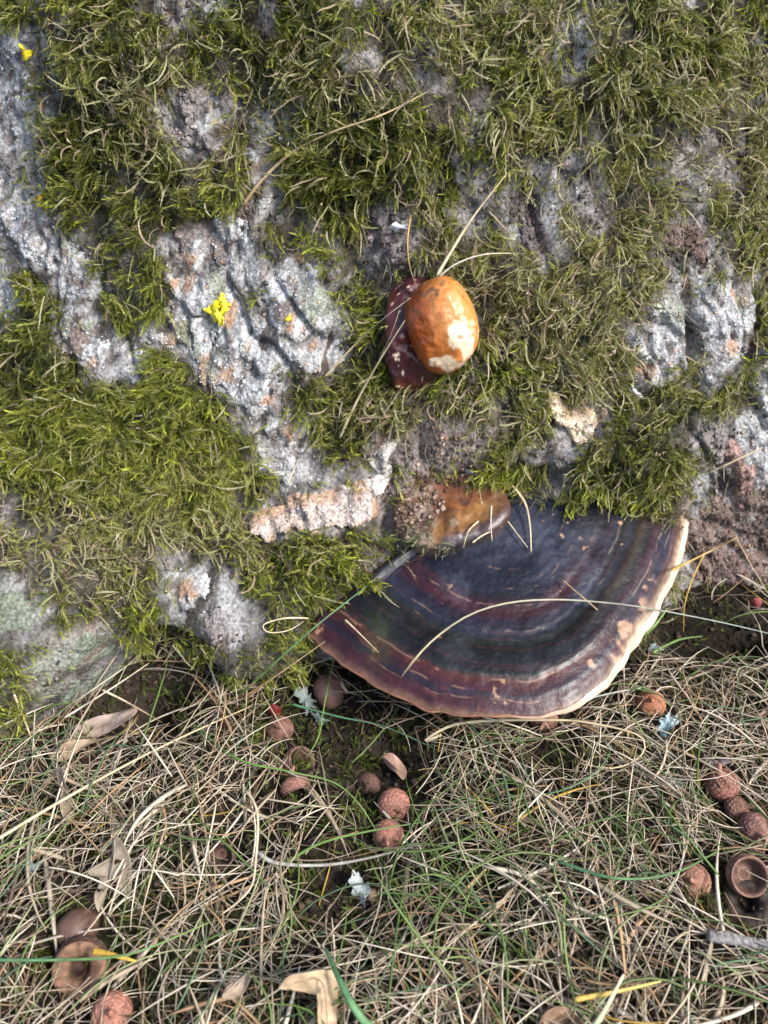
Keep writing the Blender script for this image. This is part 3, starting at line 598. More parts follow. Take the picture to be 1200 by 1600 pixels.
p1 = KC + KN*.014; cp = onplane(CAP, p1, KN)
def cap_col(T, qx, qy, Q):
    n = fbm(Q[..., 0]*85, Q[..., 1]*85, Q[..., 2]*85, 4); n2 = fbm(Q[..., 0]*260, Q[..., 1]*260, Q[..., 2]*260, 3)
    c = mixc(A_(.30, .062, .010), A_(.55, .22, .05), sst(640, 740, qx + 70*(n-.5) - .25*(qy-500)))
    c = mixc(c, A_(.60, .30, .10), blobs(qx, qy, [(712, 478, 42, 40)])*.55*sst(.3, .6, n2)); c = mixc(c, A_(.26, .045, .010), sst(672, 636, qx + 20*(n-.5))*.8)
    c = mixc(c, A_(.10, .05, .03), sst(.5, .62, n2)*blobs(qx, qy, [(680, 456, 26, 20)])*.85)
    pl = blobs(qx, qy, [(722, 520, 27, 34), (702, 568, 34, 17), (728, 545, 15, 25)]); pm = sst(.46, .74, pl*.72 + .8*(n2-.48) + .3*(n-.5))  # pale patch, partly a specular highlight painted into the colour
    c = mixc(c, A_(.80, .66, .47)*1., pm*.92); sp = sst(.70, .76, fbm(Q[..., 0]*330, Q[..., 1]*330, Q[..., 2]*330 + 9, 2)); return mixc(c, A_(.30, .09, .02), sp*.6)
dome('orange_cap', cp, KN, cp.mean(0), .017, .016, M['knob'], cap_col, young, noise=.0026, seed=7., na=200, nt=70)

# ------------------------------------------------------------------ stalks and blades one can pick out
def tube(name, P3, width, c0, c1, label=None, cat='grass blade', flat=.5, sides=6, n=40, taper=(1., .35), group=None, m=None, parent=None):
    q = resample(P3, n, closed=False); d = norm(np.gradient(q, axis=0)); ref = norm(A_(.3, -.5, .8) + 0*d)
    s = norm(np.cross(d, ref)); b = np.cross(s, d); a = np.linspace(0, 2*math.pi, sides, endpoint=False)
    f = np.linspace(0, 1, n); w = width*.5*(taper[0]*(1-f) + taper[1]*f)*(1 + .15*(vn(f*9, len(P3), width*1e4)-.5))
    w[-1] *= .3; w[0] *= .6
    V = q[:, None] + w[:, None, None]*(np.cos(a)[None, :, None]*s[:, None] + flat*np.sin(a)[None, :, None]*b[:, None])
    base = q[0]; V = V.reshape(-1, 3) - base
    i, j = np.meshgrid(np.arange(n-1), np.arange(sides), indexing='ij'); j2 = (j+1) % sides
    F = np.stack([i*sides+j, i*sides+j2, (i+1)*sides+j2, (i+1)*sides+j], -1).reshape(-1, 4)
    caps = [np.arange(sides)[None, ::-1], ((n-1)*sides + np.arange(sides))[None]]
    cc = (A_(*c0)*(1-f[:, None]) + A_(*c1)*f[:, None])*(.8 + .4*vn(f*22, width*1e5, 1.))[:, None]
    o = mesh_obj(name, V, [F]+caps, m or M['grass'], np.repeat(cc, sides, 0)); o.location = tuple(base)
    if label: tag(o, label, cat, group)
    return o
STRAW, PSTR, BRN, GRE, BGR, YEL, GRY, LGR = (.52, .40, .22), (.66, .56, .38), (.30, .20, .12), (.10, .20, .045), (.09, .20, .10), (.58, .38, .09), (.46, .43, .38), (.19, .30, .08)
def stalk(label, pts, width, c0, c1=None, name='dry_grass_stalk', cat='grass stalk', **kw):
    p = A_(*[v for q in pts for v in (list(q)+[.006])[:3]]).reshape(-1, 3)
    tube(name, at(p[:, 0], p[:, 1]) - ray(p[:, 0], p[:, 1])*p[:, 2:], width, c0, c1 or c0, label, cat, **kw)
stalk('long brown curved stalk lying on moss above the lichened bark', [(378, 323, .004), (410, 280, .008), (460, 236, .012), (525, 204, .014), (600, 178, .012), (668, 143, .006)], .0018, (.40, .28, .17), STRAW)
stalk('straight straw stalk rising from the top of the orange knob', [(683, 430, .018), (735, 345, .016), (793, 270, .010)], .0017, PSTR, STRAW)
stalk('thin orange stalk bending down to the maroon lobe', [(642, 336, .006), (637, 375, .012), (640, 415, .022), (652, 452, .036)], .0009, YEL, BRN)
stalk('grey curved stalk over moss right of the orange knob', [(686, 432, .018), (715, 411, .018), (760, 397, .014), (822, 396, .006)], .0011, GRY, PSTR)
stalk('straw stalk leaning from lichened bark to the maroon lobe', [(506, 590, .004), (560, 533, .016), (600, 497, .032), (642, 465, .040)], .0012, STRAW, PSTR)
stalk('long straw stalk leaning across moss beneath the maroon lobe', [(530, 686, .004), (560, 622, .014), (595, 560, .032), (633, 500, .042)], .0015, PSTR, STRAW)
stalk('short pale stalk against the maroon lobe flank', [(592, 562, .012), (610, 525, .030), (624, 485, .040)], .0008, GRY, STRAW)
stalk('short grey straw on moss beside the lichened ridge tip', [(478, 706, .006), (497, 688, .008), (517, 674, .006)], .0009, STRAW)
stalk('short straw on the lichened ridge tip', [(450, 755, .006), (459, 735, .007), (468, 716, .006)], .0008, PSTR)
stalk('long arching blade draped across the dark bracket', [(604, 1092, .012), (640, 1040, .010), (680, 997, .008), (735, 960, .010), (800, 941, .012), (880, 937, .012), (960, 943, .014), (1005, 949, .018), (1040, 955, .060), (1130, 973, .050), (1215, 993, .034)], .0013, (.42, .33, .17), (.33, .40, .36), name='arching_grass_blade', cat='grass blade')
stalk('bent straw lying on the left part of the bracket', [(539, 968, .004), (562, 990, .004), (592, 1020, .003)], .0010, PSTR, STRAW)
stalk('green blade standing beside the pointed end of the bracket', [(541, 968, .004), (524, 1020, .010), (508, 1095, .02), (498, 1150, .015), (478, 1185, .006)], .0012, GRE, LGR, name='green_grass_blade', cat='grass blade')
stalk('straight green stalk slanting over the pointed end of the bracket', [(372, 1088, .006), (430, 1035, .02), (500, 973, .022), (576, 914, .014)], .0014, LGR, BGR, name='green_grass_blade', cat='grass blade')
stalk('thin brown stalk lying across the zones near the cream rim', [(877, 905, .003), (930, 950, .004), (1003, 1014, .006)], .0011, (.45, .30, .18), BRN)
stalk('yellow bent stalk beside the cream rim', [(1050, 891, .012), (1100, 866, .018), (1148, 842, .020), (1152, 844, .020), (1175, 885, .018), (1205, 935, .012)], .0014, YEL, STRAW)
stalk('yellow side stalk hanging from the bent stalk', [(1100, 866, .018), (1082, 905, .016), (1070, 945, .014), (1068, 988, .008)], .0010, YEL)
stalk('curved pale straw hanging onto the bracket from moss', [(800, 758, .008), (820, 785, .008), (828, 820, .005), (830, 862, .003)], .0016, STRAW, PSTR)
stalk('straight pale straw lying where the old lobe meets the bracket', [(752, 755, .008), (785, 803, .006), (825, 856, .003)], .0012, STRAW, PSTR)
stalk('short upright straw on the old orange lobe edge', [(768, 790, .014), (767, 818, .012), (769, 846, .006)], .0010, PSTR)
stalk('short curved straw on the old orange lobe face', [(748, 814, .014), (732, 830, .014), (724, 856, .008)], .0010, PSTR, STRAW)
stalk('tiny straw hooked at the foot of the old lobe', [(738, 848, .008), (755, 836, .010), (785, 822, .008)], .0011, PSTR)
stalk('straw stalk sticking out of moss by the pink bark strip', [(1108, 738, .004), (1150, 719, .010), (1192, 699, .010)], .0015, PSTR, STRAW)
stalk('pale straw over dry moss at the right edge of the trunk', [(1142, 204, .006), (1175, 199, .010), (1215, 198, .010)], .0011, PSTR)
stalk('forked pale straw against the green-grey root', [(22, 1085, .012), (40, 1130, .010), (60, 1180, .008), (78, 1203, .005)], .0014, PSTR, STRAW)
stalk('white looped straw beside the pointed end of the bracket', [(482, 966, .008), (445, 966, .012), (412, 976, .012), (420, 988, .012), (450, 985, .012), (476, 970, .010)], .0010, PSTR)
stalk('orange-brown stalk under the pointed end of the bracket', [(380, 1090, .006), (440, 1050, .012), (508, 1002, .012)], .0012, (.42, .24, .12), STRAW)
stalk('long pale stalk crossing straw below the green-grey root', [(-15, 1318, .014), (110, 1243, .02), (250, 1168, .02), (395, 1102, .010)], .0016, PSTR, STRAW)
stalk('straw crossing the dark hollow beside the brown leaf', [(160, 1078, .012), (200, 1098, .012), (255, 1130, .008)], .0012, PSTR, BRN)
stalk('grey straw crossing the dark hollow beneath the root', [(100, 1122, .012), (175, 1075, .02), (233, 1036, .016)], .0012, GRY, PSTR)
stalk('green arching blade over the pair of pink acorn cups', [(300, 1130, .012), (370, 1185, .016), (450, 1205, .018), (520, 1222, .02), (560, 1255, .02), (590, 1302, .010)], .0013, GRE, LGR, name='green_grass_blade', cat='grass blade')
stalk('green blade crossing below the paired pink acorn cups', [(444, 1350, .010), (500, 1318, .016), (580, 1298, .018), (665, 1284, .010)], .0013, LGR, GRE, name='green_grass_blade', cat='grass blade')
stalk('thick grey curved stalk below the paired pink acorn cups', [(402, 1330, .010), (430, 1348, .012), (500, 1352, .014), (570, 1342, .014), (655, 1320, .010)], .0019, GRY, (.30, .26, .22))
stalk('blue-green blade running from the acorn nut under the bracket', [(455, 1100, .010), (530, 1120, .014), (600, 1135, .014), (680, 1170, .008)], .0013, BGR, name='green_grass_blade', cat='grass blade')
stalk('white looping stalk beneath the bracket front', [(690, 1148, .010), (660, 1160, .012), (720, 1130, .016), (860, 1125, .016), (925, 1130, .018), (1000, 1150, .016), (1002, 1180, .012), (960, 1200, .010), (900, 1192, .008)], .0016, PSTR, STRAW)
stalk('dark green blade hugging the bracket front edge', [(800, 1112, .014), (880, 1100, .016), (960, 1082, .018), (1012, 1073, .012)], .0016, BGR, GRY, name='green_grass_blade', cat='grass blade')
stalk('short bright green blade at the cream rim foot', [(1005, 992, .012), (1022, 978, .016), (1042, 952, .018)], .0026, LGR, name='green_grass_blade', cat='grass blade')
stalk('bright green blade beside the dark hollow under the rim', [(1020, 1020, .010), (1060, 1000, .016), (1098, 994, .014)], .0020, LGR, GRE, name='green_grass_blade', cat='grass blade')
stalk('long pale bowed stalk through the straw by the small cup', [(385, 1235, .014), (402, 1270, .02), (400, 1340, .02), (390, 1390, .02), (345, 1430, .014)], .0014, PSTR)
stalk('wide green blade arching up beside the curled tan leaf', [(600, 1625, .012), (560, 1585, .022), (530, 1530, .026), (508, 1480, .02)], .0036, (.12, .26, .10), BGR, name='green_grass_blade', cat='grass blade', flat=.25)
stalk('thick yellow straw low in the green grass', [(898, 1562, .016), (960, 1550, .018), (1034, 1533, .014)], .0022, YEL, (.6, .46, .14))
stalk('pale green upright blade beside the thick yellow straw', [(925, 1612, .016), (950, 1570, .022), (975, 1522, .024)], .0028, (.40, .46, .28), PSTR, name='green_grass_blade', cat='grass blade', flat=.25)
stalk('blue-green arc reaching toward the ringed acorn cup', [(870, 1345, .010), (960, 1372, .016), (1050, 1365, .018), (1125, 1328, .014)], .0015, BGR, GRE, name='green_grass_blade', cat='grass blade')
stalk('long green blade crossing above the broken brown acorn cup', [(-10, 1500, .02), (80, 1500, .026), (170, 1496, .028), (230, 1482, .024), (330, 1440, .014)], .0014, BGR, LGR, name='green_grass_blade', cat='grass blade')
stalk('yellow scrap of straw lying over the broken brown acorn cup', [(146, 1486, .024), (175, 1492, .026), (212, 1502, .022)], .0028, (.6, .38, .06))

# ------------------------------------------------------------------ acorn cups and nuts
def cup_mesh(seed):
    na, nv = 54, 30; a = np.linspace(0, 2*math.pi, na, endpoint=False)
    v = np.linspace(0, 1, nv); th = v*math.pi*.58                                   # from the stalk end round to the mouth
    r = np.sin(th); z = -np.cos(th)*.82
    rows = 9.; k = v*rows; row = np.floor(k); f = k-row
    A, K = np.meshgrid(a, np.arange(nv), indexing='ij'); cnt = 13
    ph = (A/(2*math.pi)*cnt + .5*(row[K] % 2)) % 1.0
    sc = (1-np.abs(2*ph-1))*(f[K]); bump = .085*sc*sst(0, .15, v)[K]*sst(1.02, .9, v)[K] + .05*(fbm(np.cos(A)*2+seed, np.sin(A)*2, v[K]*3, 2)-.5)
    rr = r[K]*(1+bump); Q = np.stack([rr*np.cos(A), rr*np.sin(A), z[K]*(1+bump)], -1)
    tone = .55 + .75*sc + .3*(vn(np.floor(A/(2*math.pi)*cnt), row[K], seed)-.5)
    return Q, tone, na, nv
def hollow_mesh(na=40):
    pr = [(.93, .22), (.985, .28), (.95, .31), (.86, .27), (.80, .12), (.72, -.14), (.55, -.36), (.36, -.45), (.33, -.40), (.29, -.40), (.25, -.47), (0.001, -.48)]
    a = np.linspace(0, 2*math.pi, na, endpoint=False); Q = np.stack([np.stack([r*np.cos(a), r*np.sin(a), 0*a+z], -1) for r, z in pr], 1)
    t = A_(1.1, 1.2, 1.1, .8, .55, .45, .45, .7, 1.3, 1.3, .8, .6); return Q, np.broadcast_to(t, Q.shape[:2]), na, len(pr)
def frame(nv_, spin=0.):
    n_ = norm(A_(*nv_)); t_ = norm(np.cross(n_, A_(.31, .91, .27))); b_ = np.cross(n_, t_); c, s = math.cos(spin), math.sin(spin)
    return np.stack([c*t_ + s*b_, -s*t_ + c*b_, n_], 0)
SPOTS = []
def ring_mesh(seed, na=60):
    pr = [(.93, .22), (.98, .29), (.93, .37), (.80, .42), (.66, .42), (.52, .36), (.42, .27), (.34, .12), (.30, -.1), (.001, -.3)]
    a = np.linspace(0, 2*math.pi, na, endpoint=False); Q = np.stack([np.stack([r*np.cos(a), r*np.sin(a), 0*a+z], -1) for r, z in pr], 1)
    w = fbm(Q[..., 0]*5+seed, Q[..., 1]*5, Q[..., 2]*3, 3)-.5; Q[..., 2] += .28*w; t = A_(1, 1.1, 1.2, 1., .9, .8, .7, .35, .15, .1)*(1+0*w) + 1.0*w; return Q, np.clip(t, .08, 2), na, len(pr)
def acorn_cup(label, px, py, rpx, mouth, col, lift=.3, squash=1., dark=(.10, .055, .04), seed=1., ring=False):
    P0 = at([px], [py])[0]; rpx = rpx*.92; lift = lift*.7; dist = np.linalg.norm(P0-CAMP); r = rpx*dist/FPX; c = P0 - ray(A_(px), A_(py))[0]*r*lift
    root = empty('acorn_cup', c); tag(root, label, 'acorn cup', 'fallen acorn cups in the grass'); Fm = frame(mouth, seed)
    Q, tone, na, nv = cup_mesh(seed); Q = Q*A_(1, squash, 1)
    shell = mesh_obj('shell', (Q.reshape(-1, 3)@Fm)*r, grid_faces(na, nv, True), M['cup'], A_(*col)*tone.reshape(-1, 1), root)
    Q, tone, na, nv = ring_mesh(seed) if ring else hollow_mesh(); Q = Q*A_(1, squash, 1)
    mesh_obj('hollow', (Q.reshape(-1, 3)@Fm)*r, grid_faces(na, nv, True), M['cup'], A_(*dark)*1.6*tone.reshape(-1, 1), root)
    a = np.linspace(0, 2*math.pi, 10, endpoint=False); st = np.stack([np.stack([s*np.cos(a)+.1*k, s*np.sin(a), 0*a - .78 - .16*k], -1) for k, s in enumerate((.24, .17, .15, .17, .02))], 1)
    mesh_obj('stalk', (st.reshape(-1, 3)@Fm)*r, grid_faces(10, 5, True), M['cup'], np.tile(A_(*col)*.8, (50, 1)), shell)
    SPOTS.append((px, py, rpx))
PINK, ROSY, DKB = (.35, .17, .125), (.43, .19, .135), (.17, .10, .075)
V_ = A_(0, -.6, .75)                                                                  # roughly towards the viewer
acorn_cup('orange conical acorn cup beside a pale blue lichen flake', 1017, 1100, 22, (.25, .2, -.9), (.46, .19, .10), .8, seed=1.2)
acorn_cup('shaded acorn cup half under the bracket front edge', 850, 1124, 22, (.2, .8, -.5), PINK, .2, seed=2.1)
acorn_cup('dark reddish acorn cup in the hollow below the bracket point', 437, 1140, 22, (0, .3, -.8), (.24, .115, .085), .3, seed=3.3)
acorn_cup('upper of two joined rosy acorn cups left of the dark hollow', 468, 1192, 26, (.5, -.2, .6), ROSY, .5, seed=4.2)
acorn_cup('lower of two joined rosy acorn cups left of the dark hollow', 461, 1231, 24, (.3, -.7, -.3), PINK, .5, seed=5.1)
acorn_cup('upper of the paired pink acorn cups showing full scales', 615, 1257, 25, (-.2, .7, -.6), ROSY, .9, seed=6.)
acorn_cup('lower of the paired pink acorn cups beneath a green blade', 607, 1305, 24, (.2, .6, -.7), ROSY, .8, seed=7.)
acorn_cup('small brown acorn cup with a notched mouth amid pale straw', 345, 1337, 20, (.1, -.6, .75), (.30, .16, .11), .8, seed=8.)
acorn_cup('broken brown acorn cup with a dark hole under a yellow scrap', 127, 1510, 38, (.12, -.62, .78), (.17, .10, .075), .9, dark=(.13, .07, .042), seed=9., ring=True)
acorn_cup('pinkish acorn cup below the broken brown cup', 175, 1582, 27, (-.3, .4, -.7), ROSY, .6, seed=10.)
acorn_cup('rosy acorn cup with a dark stalk stub at the top of a cluster', 1128, 1226, 25, (.3, -.2, -.8), ROSY, .8, seed=11.)
acorn_cup('middle acorn cup of the cluster, partly covered by straw', 1150, 1264, 20, (-.5, .3, -.7), (.27, .14, .10), .1, seed=12.)
acorn_cup('lowest acorn cup of the cluster under a yellow straw', 1180, 1296, 24, (.2, .6, -.6), (.33, .17, .13), .6, seed=13.)
acorn_cup('ringed acorn cup with its mouth facing up above a black cup', 1168, 1368, 28, (.06, -.62, .78), (.30, .16, .11), 2.0, dark=(.13, .07, .05), seed=14.)
acorn_cup('blackened rotten acorn cup under the ringed cup', 1165, 1412, 32, (-.2, -.3, .9), (.05, .035, .03), .1, dark=(.03, .022, .018), seed=15., ring=True)
acorn_cup('reddish acorn cup half hidden by straw near the ringed cup', 1083, 1376, 24, (.2, .5, -.8), (.38, .19, .125), .4, seed=16.)
acorn_cup('dim brown acorn cup at the back of the dark hollow', 575, 1228, 20, (.2, .5, -.8), (.16, .085, .065), .2, seed=17.)
def acorn(label, px, py, rpx, axis_, col, lift):
    P0 = at([px], [py])[0]; r = rpx*np.linalg.norm(P0-CAMP)/FPX; c = P0 - ray(A_(px), A_(py))[0]*r*lift
    root = empty('acorn', c); tag(root, label, 'acorn', 'fallen acorns in the grass'); Fm = frame(axis_)
    na = 36; a = np.linspace(0, 2*math.pi, na, endpoint=False); v = np.linspace(0, 1, 22)
    pr = np.stack([np.sin(v*math.pi)**.8, -np.cos(v*math.pi)*1.22], -1)
    Q = np.stack([np.stack([r_*np.cos(a), r_*np.sin(a), 0*a+z_], -1) for r_, z_ in pr], 1)
    t = (.75 + .5*vn(np.repeat(a[:, None], 22, 1)*5, v[None]*2, 3.))[..., None]
    nut = mesh_obj('nut', (Q.reshape(-1, 3)@Fm)*r, grid_faces(na, 22, True), M['nut'], (A_(*col)*t).reshape(-1, 3), root)
    tp = np.stack([np.stack([s*np.cos(a[::4]), s*np.sin(a[::4]), 0*a[::4]+z_], -1) for s, z_ in ((.22, 1.16), (.12, 1.27), (.06, 1.42), (.005, 1.45))], 1)
    mesh_obj('tip', (tp.reshape(-1, 3)@Fm)*r, grid_faces(9, 4, True), M['nut'], np.tile(A_(*col)*.6, (36, 1)), nut)
    SPOTS.append((px, py, rpx))
acorn('smooth dark brown acorn nut under the bracket edge', 513, 1080, 22, (.3, -.5, -.6), (.14, .075, .06), .5)
acorn('round brown acorn nut above the broken brown cup', 122, 1450, 25, (.2, .5, -.5), (.13, .075, .055), .2)
acorn('tiny tan seed beside the ragged pale lichen flake', 582, 1399, 8, (.2, .3, .8), (.42, .26, .16), .8)

# ------------------------------------------------------------------ dead leaves, lichen flakes, twig
def sheet(name, outline, label, cat, m, c0, c1, curl=.004, lift=.004, rib=None, holes=0., thick=.0004, seed=1., na=90, nt=18, group=None):
    o2 = resample(outline, na); c2 = o2.mean(0); t = np.linspace(0.02, 1, nt)
    px = c2[0] + t[None]*(o2[:, 0]-c2[0])[:, None]; py = c2[1] + t[None]*(o2[:, 1]-c2[1])[:, None]
    g = at([c2[0]], [c2[1]], lift)[0]; nrm = norm(A_(0, -.35, .93) if c2[1] > 1040 else snorm(*[q for q in cast_uz(A_(c2[0]), A_(c2[1]))])[0])
    d = ray(px, py); Q = CAMP + d*(((g-CAMP)@nrm)/(d@nrm))[..., None]
    w = (fbm(px/40, py/40, seed, 3)-.5)*2*curl + curl*.8*np.sin((px-c2[0])/35+seed)*t[None] + curl*1.2*t[None]**2*np.sin(np.linspace(0, 4*math.pi, na))[:, None]
    Q = Q + w[..., None]*nrm; cc = mixc(A_(*c0), A_(*c1), sst(.3, .7, fbm(px/14, py/14, seed+3, 4)))
    F = grid_faces(na, nt, True)
    if holes:
        bad = fbm(px/16, py/16, seed+8, 2).ravel() > 1-holes; F = F[~bad[F].all(1)]
    base = g; up = Q.reshape(-1, 3) - base; V = np.concatenate([up, up - nrm*thick]); nF = len(up)
    rim_i = np.arange(na)*nt + nt-1; rim = np.stack([rim_i, np.roll(rim_i, -1), np.roll(rim_i, -1)+nF, rim_i+nF], -1)
    co = np.concatenate([cc.reshape(-1, 3), cc.reshape(-1, 3)*.85])
    if rib is None:
        o = mesh_obj(name, V, [F, F[:, ::-1]+nF, rim], m, co); o.location = tuple(base); tag(o, label, cat, group); return o
    root = empty(name, base); tag(root, label, cat, group)
    bl = mesh_obj('blade', V, [F, F[:, ::-1]+nF, rim], m, co, root)
    rp = np.asarray(rib, float); d = ray(rp[:, 0], rp[:, 1]); q = CAMP + d*(((g-CAMP)@nrm)/(d@nrm))[:, None] + nrm*(curl*.35)
    r = tube('midrib', q, .0011, tuple(A_(*c0)*.8), tuple(A_(*c0)*.7), m=m, n=16, sides=5); r.parent = bl; r.location = tuple(q[0]-base)
    return root
sheet('dead_leaf', [(112, 1160), (125, 1138), (150, 1122), (185, 1112), (214, 1108), (212, 1122), (190, 1140), (160, 1150), (130, 1158)], 'smooth brown dead leaf tucked under the root hollow', 'leaf', M['leaf'], (.34, .25, .20), (.44, .34, .28), .003, .010, rib=[(118, 1155), (160, 1135), (208, 1112)], seed=1.)
sheet('dead_leaf', [(78, 1185), (110, 1165), (140, 1155), (178, 1150), (150, 1165), (120, 1178), (95, 1190)], 'narrow curled tan leaf beneath the smooth brown leaf', 'leaf', M['leaf'], (.44, .33, .22), (.30, .20, .13), .003, .012, rib=[(84, 1184), (125, 1168), (172, 1152)], seed=2.)
sheet('dead_leaf', [(178, 1305), (196, 1320), (206, 1350), (204, 1385), (196, 1405), (188, 1390), (182, 1372), (170, 1368), (164, 1395), (160, 1428), (155, 1405), (158, 1375), (140, 1368), (136, 1358), (156, 1345), (172, 1332)], 'pale tattered leaf with holes lying in straw', 'leaf', M['leaf'], (.36, .30, .22), (.26, .205, .15), .003, .009, rib=[(180, 1310), (178, 1350), (160, 1420)], holes=.36, seed=3.)
sheet('dead_leaf', [(436, 1545), (452, 1526), (478, 1520), (505, 1515), (526, 1520), (528, 1545), (524, 1580), (524, 1612), (500, 1612), (498, 1580), (494, 1548), (478, 1538), (456, 1540)], 'curled tan leaf bent over like a hook', 'leaf', M['leaf'], (.46, .33, .20), (.56, .42, .27), .006, .022, rib=[(442, 1540), (490, 1528), (508, 1545), (512, 1605)], seed=4.)
sheet('dead_leaf', [(345, 1558), (360, 1538), (385, 1515), (390, 1530), (380, 1552), (360, 1562)], 'small pale leaf scrap left of the hooked leaf', 'leaf', M['leaf'], (.52, .42, .31), (.44, .33, .24), .003, .016, rib=[(348, 1556), (388, 1520)], seed=5.)
sheet('dead_leaf', [(597, 1180), (612, 1178), (628, 1190), (636, 1205), (630, 1220), (618, 1208), (606, 1195)], 'small pink-tan leaf scrap above the paired acorn cups', 'leaf', M['leaf'], (.50, .30, .22), (.42, .26, .19), .002, .010, rib=[(600, 1181), (630, 1212)], seed=6.)
sheet('dead_leaf', [(840, 1600), (852, 1578), (880, 1572), (905, 1590), (910, 1620), (850, 1625)], 'brown leaf showing through the grass near the thick yellow straw', 'leaf', M['leaf'], (.34, .22, .14), (.26, .16, .10), .004, .008, rib=[(845, 1610), (895, 1582)], seed=7.)
sheet('dead_leaf', [(108, 1290), (100, 1260), (92, 1225), (82, 1208), (96, 1200), (106, 1215), (112, 1245), (114, 1275)], 'narrow straw-coloured leaf hanging below the green-grey root', 'leaf', M['leaf'], (.42, .34, .25), (.34, .25, .17), .003, .010, rib=[(90, 1206), (108, 1284)], seed=8.)
sheet('leaf_scrap', [(420, 1106), (430, 1102), (440, 1108), (436, 1118), (424, 1116)], 'tiny bright red leaf scrap above the dark reddish acorn cup', 'leaf', M['leaf'], (.20, .015, .012), (.14, .012, .012), .001, .008, seed=9., na=30, nt=6)
sheet('leaf_scrap', [(1172, 938), (1182, 934), (1190, 942), (1184, 950), (1174, 948)], 'tiny dull red scrap in the brown litter beside the trunk', 'leaf', M['leaf'], (.40, .10, .09), (.30, .07, .06), .001, .005, seed=10., na=30, nt=6)
def lobed(cx, cy, r, seed, sy=1.):
    g = np.random.default_rng(seed); a = np.linspace(0, 2*math.pi, 26, endpoint=False) + g.uniform(-.08, .08, 26); rr = r*(.55 + .75*g.random(26)**1.3)*(1 + .35*np.cos(a*2 + g.uniform(0, 6)))
    return np.stack([cx + rr*np.cos(a), cy + sy*rr*np.sin(a)], -1)
FL = 'fallen lichen flakes'
for (x_, y_, r_, sy, lab, c0, c1, s) in (
        (1041, 1133, 15, 1.3, 'pale blue lichen flake beside the orange conical cup', (.42, .58, .60), (.55, .68, .70), 1),
        (565, 1388, 14, 2.0, 'ragged pale lichen flake beside the tan seed', (.45, .52, .50), (.62, .68, .66), 2),
        (478, 1092, 17, 1.0, 'grey-green lichen flake next to the dark acorn nut', (.24, .31, .28), (.34, .42, .38), 3),
        (500, 1122, 10, 1.2, 'small grey-green lichen flake below the dark acorn nut', (.24, .31, .28), (.36, .44, .40), 4),
        (48, 1360, 13, 1.1, 'blue-grey lichen flake in straw left of the tattered leaf', (.30, .38, .38), (.44, .52, .52), 5),
        (1052, 1222, 15, .8, 'crumbly white lichen flake left of the cup cluster', (.62, .60, .56), (.74, .72, .68), 6),
        (1020, 1012, 9, 1.0, 'small pale lichen flake at the foot of the cream rim', (.44, .54, .52), (.56, .66, .64), 7),
        (877, 572, 12, 1.1, 'pale green lichen flake on moss right of the knob', (.42, .48, .40), (.55, .60, .53), 8),
        (992, 614, 10, .9, 'white lichen flake at the foot of a lichened plate', (.55, .56, .56), (.68, .68, .68), 9),
        (682, 97, 7, 1.6, 'tiny white lichen flake high on the moss', (.60, .66, .66), (.74, .78, .78), 10),
        (622, 354, 11, .8, 'white lichen flake on the dark bare bark', (.58, .60, .62), (.72, .73, .74), 11),
        (732, 742, 13, .8, 'blue-white lichen flake above the old lobe', (.42, .47, .52), (.58, .63, .68), 12)):
    sheet('lichen_flake', lobed(x_, y_, r_, s, sy), lab, 'lichen', M['lichen'], tuple(A_(*c0)*.62), tuple(A_(*c1)*.72), .0018, .006, na=66, nt=10, thick=.0006, seed=20.+s, group=FL)
def yellow_lichen(label, spots, c0, c1):
    P0 = at([spots[0][0]], [spots[0][1]])[0]; root = empty('yellow_lichen', P0); tag(root, label, 'lichen', 'yellow lichen rosettes on bark')
    for i, (x_, y_, r_) in enumerate(spots):
        o = sheet('rosette', lobed(x_, y_, r_, 40+i), '', '', M['lichen'], c0, c1, .0012, .0065, na=66, nt=9, thick=.001, seed=60.+i)
        del o['label'], o['category']; loc = A_(*o.location) - P0; o.parent = root; o.location = tuple(loc)
yellow_lichen('bright yellow lichen rosette cluster on the pale lichened ridge', [(338, 478, 11), (350, 474, 9), (330, 490, 10), (344, 497, 12), (350, 486, 8), (345, 467, 7)], (.66, .55, .02), (.80, .70, .08))
yellow_lichen('tiny yellow lichen spot beside the crack in the ridge', [(453, 495, 6)], (.6, .5, .03), (.7, .6, .08))
yellow_lichen('yellow lichen dot on blurred bark high by the left edge', [(41, 87, 9), (34, 75, 5)], (.62, .52, .02), (.75, .62, .06))
yellow_lichen('orange-yellow lichen spot on the pale diagonal ridge', [(62, 313, 10), (70, 320, 6)], (.66, .42, .04), (.75, .52, .1))
tw_ = at([1105, 1140, 1172, 1205], [1462, 1466, 1473, 1476], .010)
tube('twig', tw_, .0048, (.22, .20, .19), (.30, .28, .28), 'pale grey broken twig in the grass beyond the black cup', 'twig', flat=.9, sides=9, taper=(1, .85), m=M['bark'])
tw_ = at([1096, 1118, 1140], [1182, 1193, 1186], .008)
tube('twig', tw_, .0042, (.13, .09, .085), (.20, .17, .18), 'short dark knobbly twig above the acorn cup cluster', 'twig', flat=.9, sides=9, taper=(1, .7), m=M['bark'])

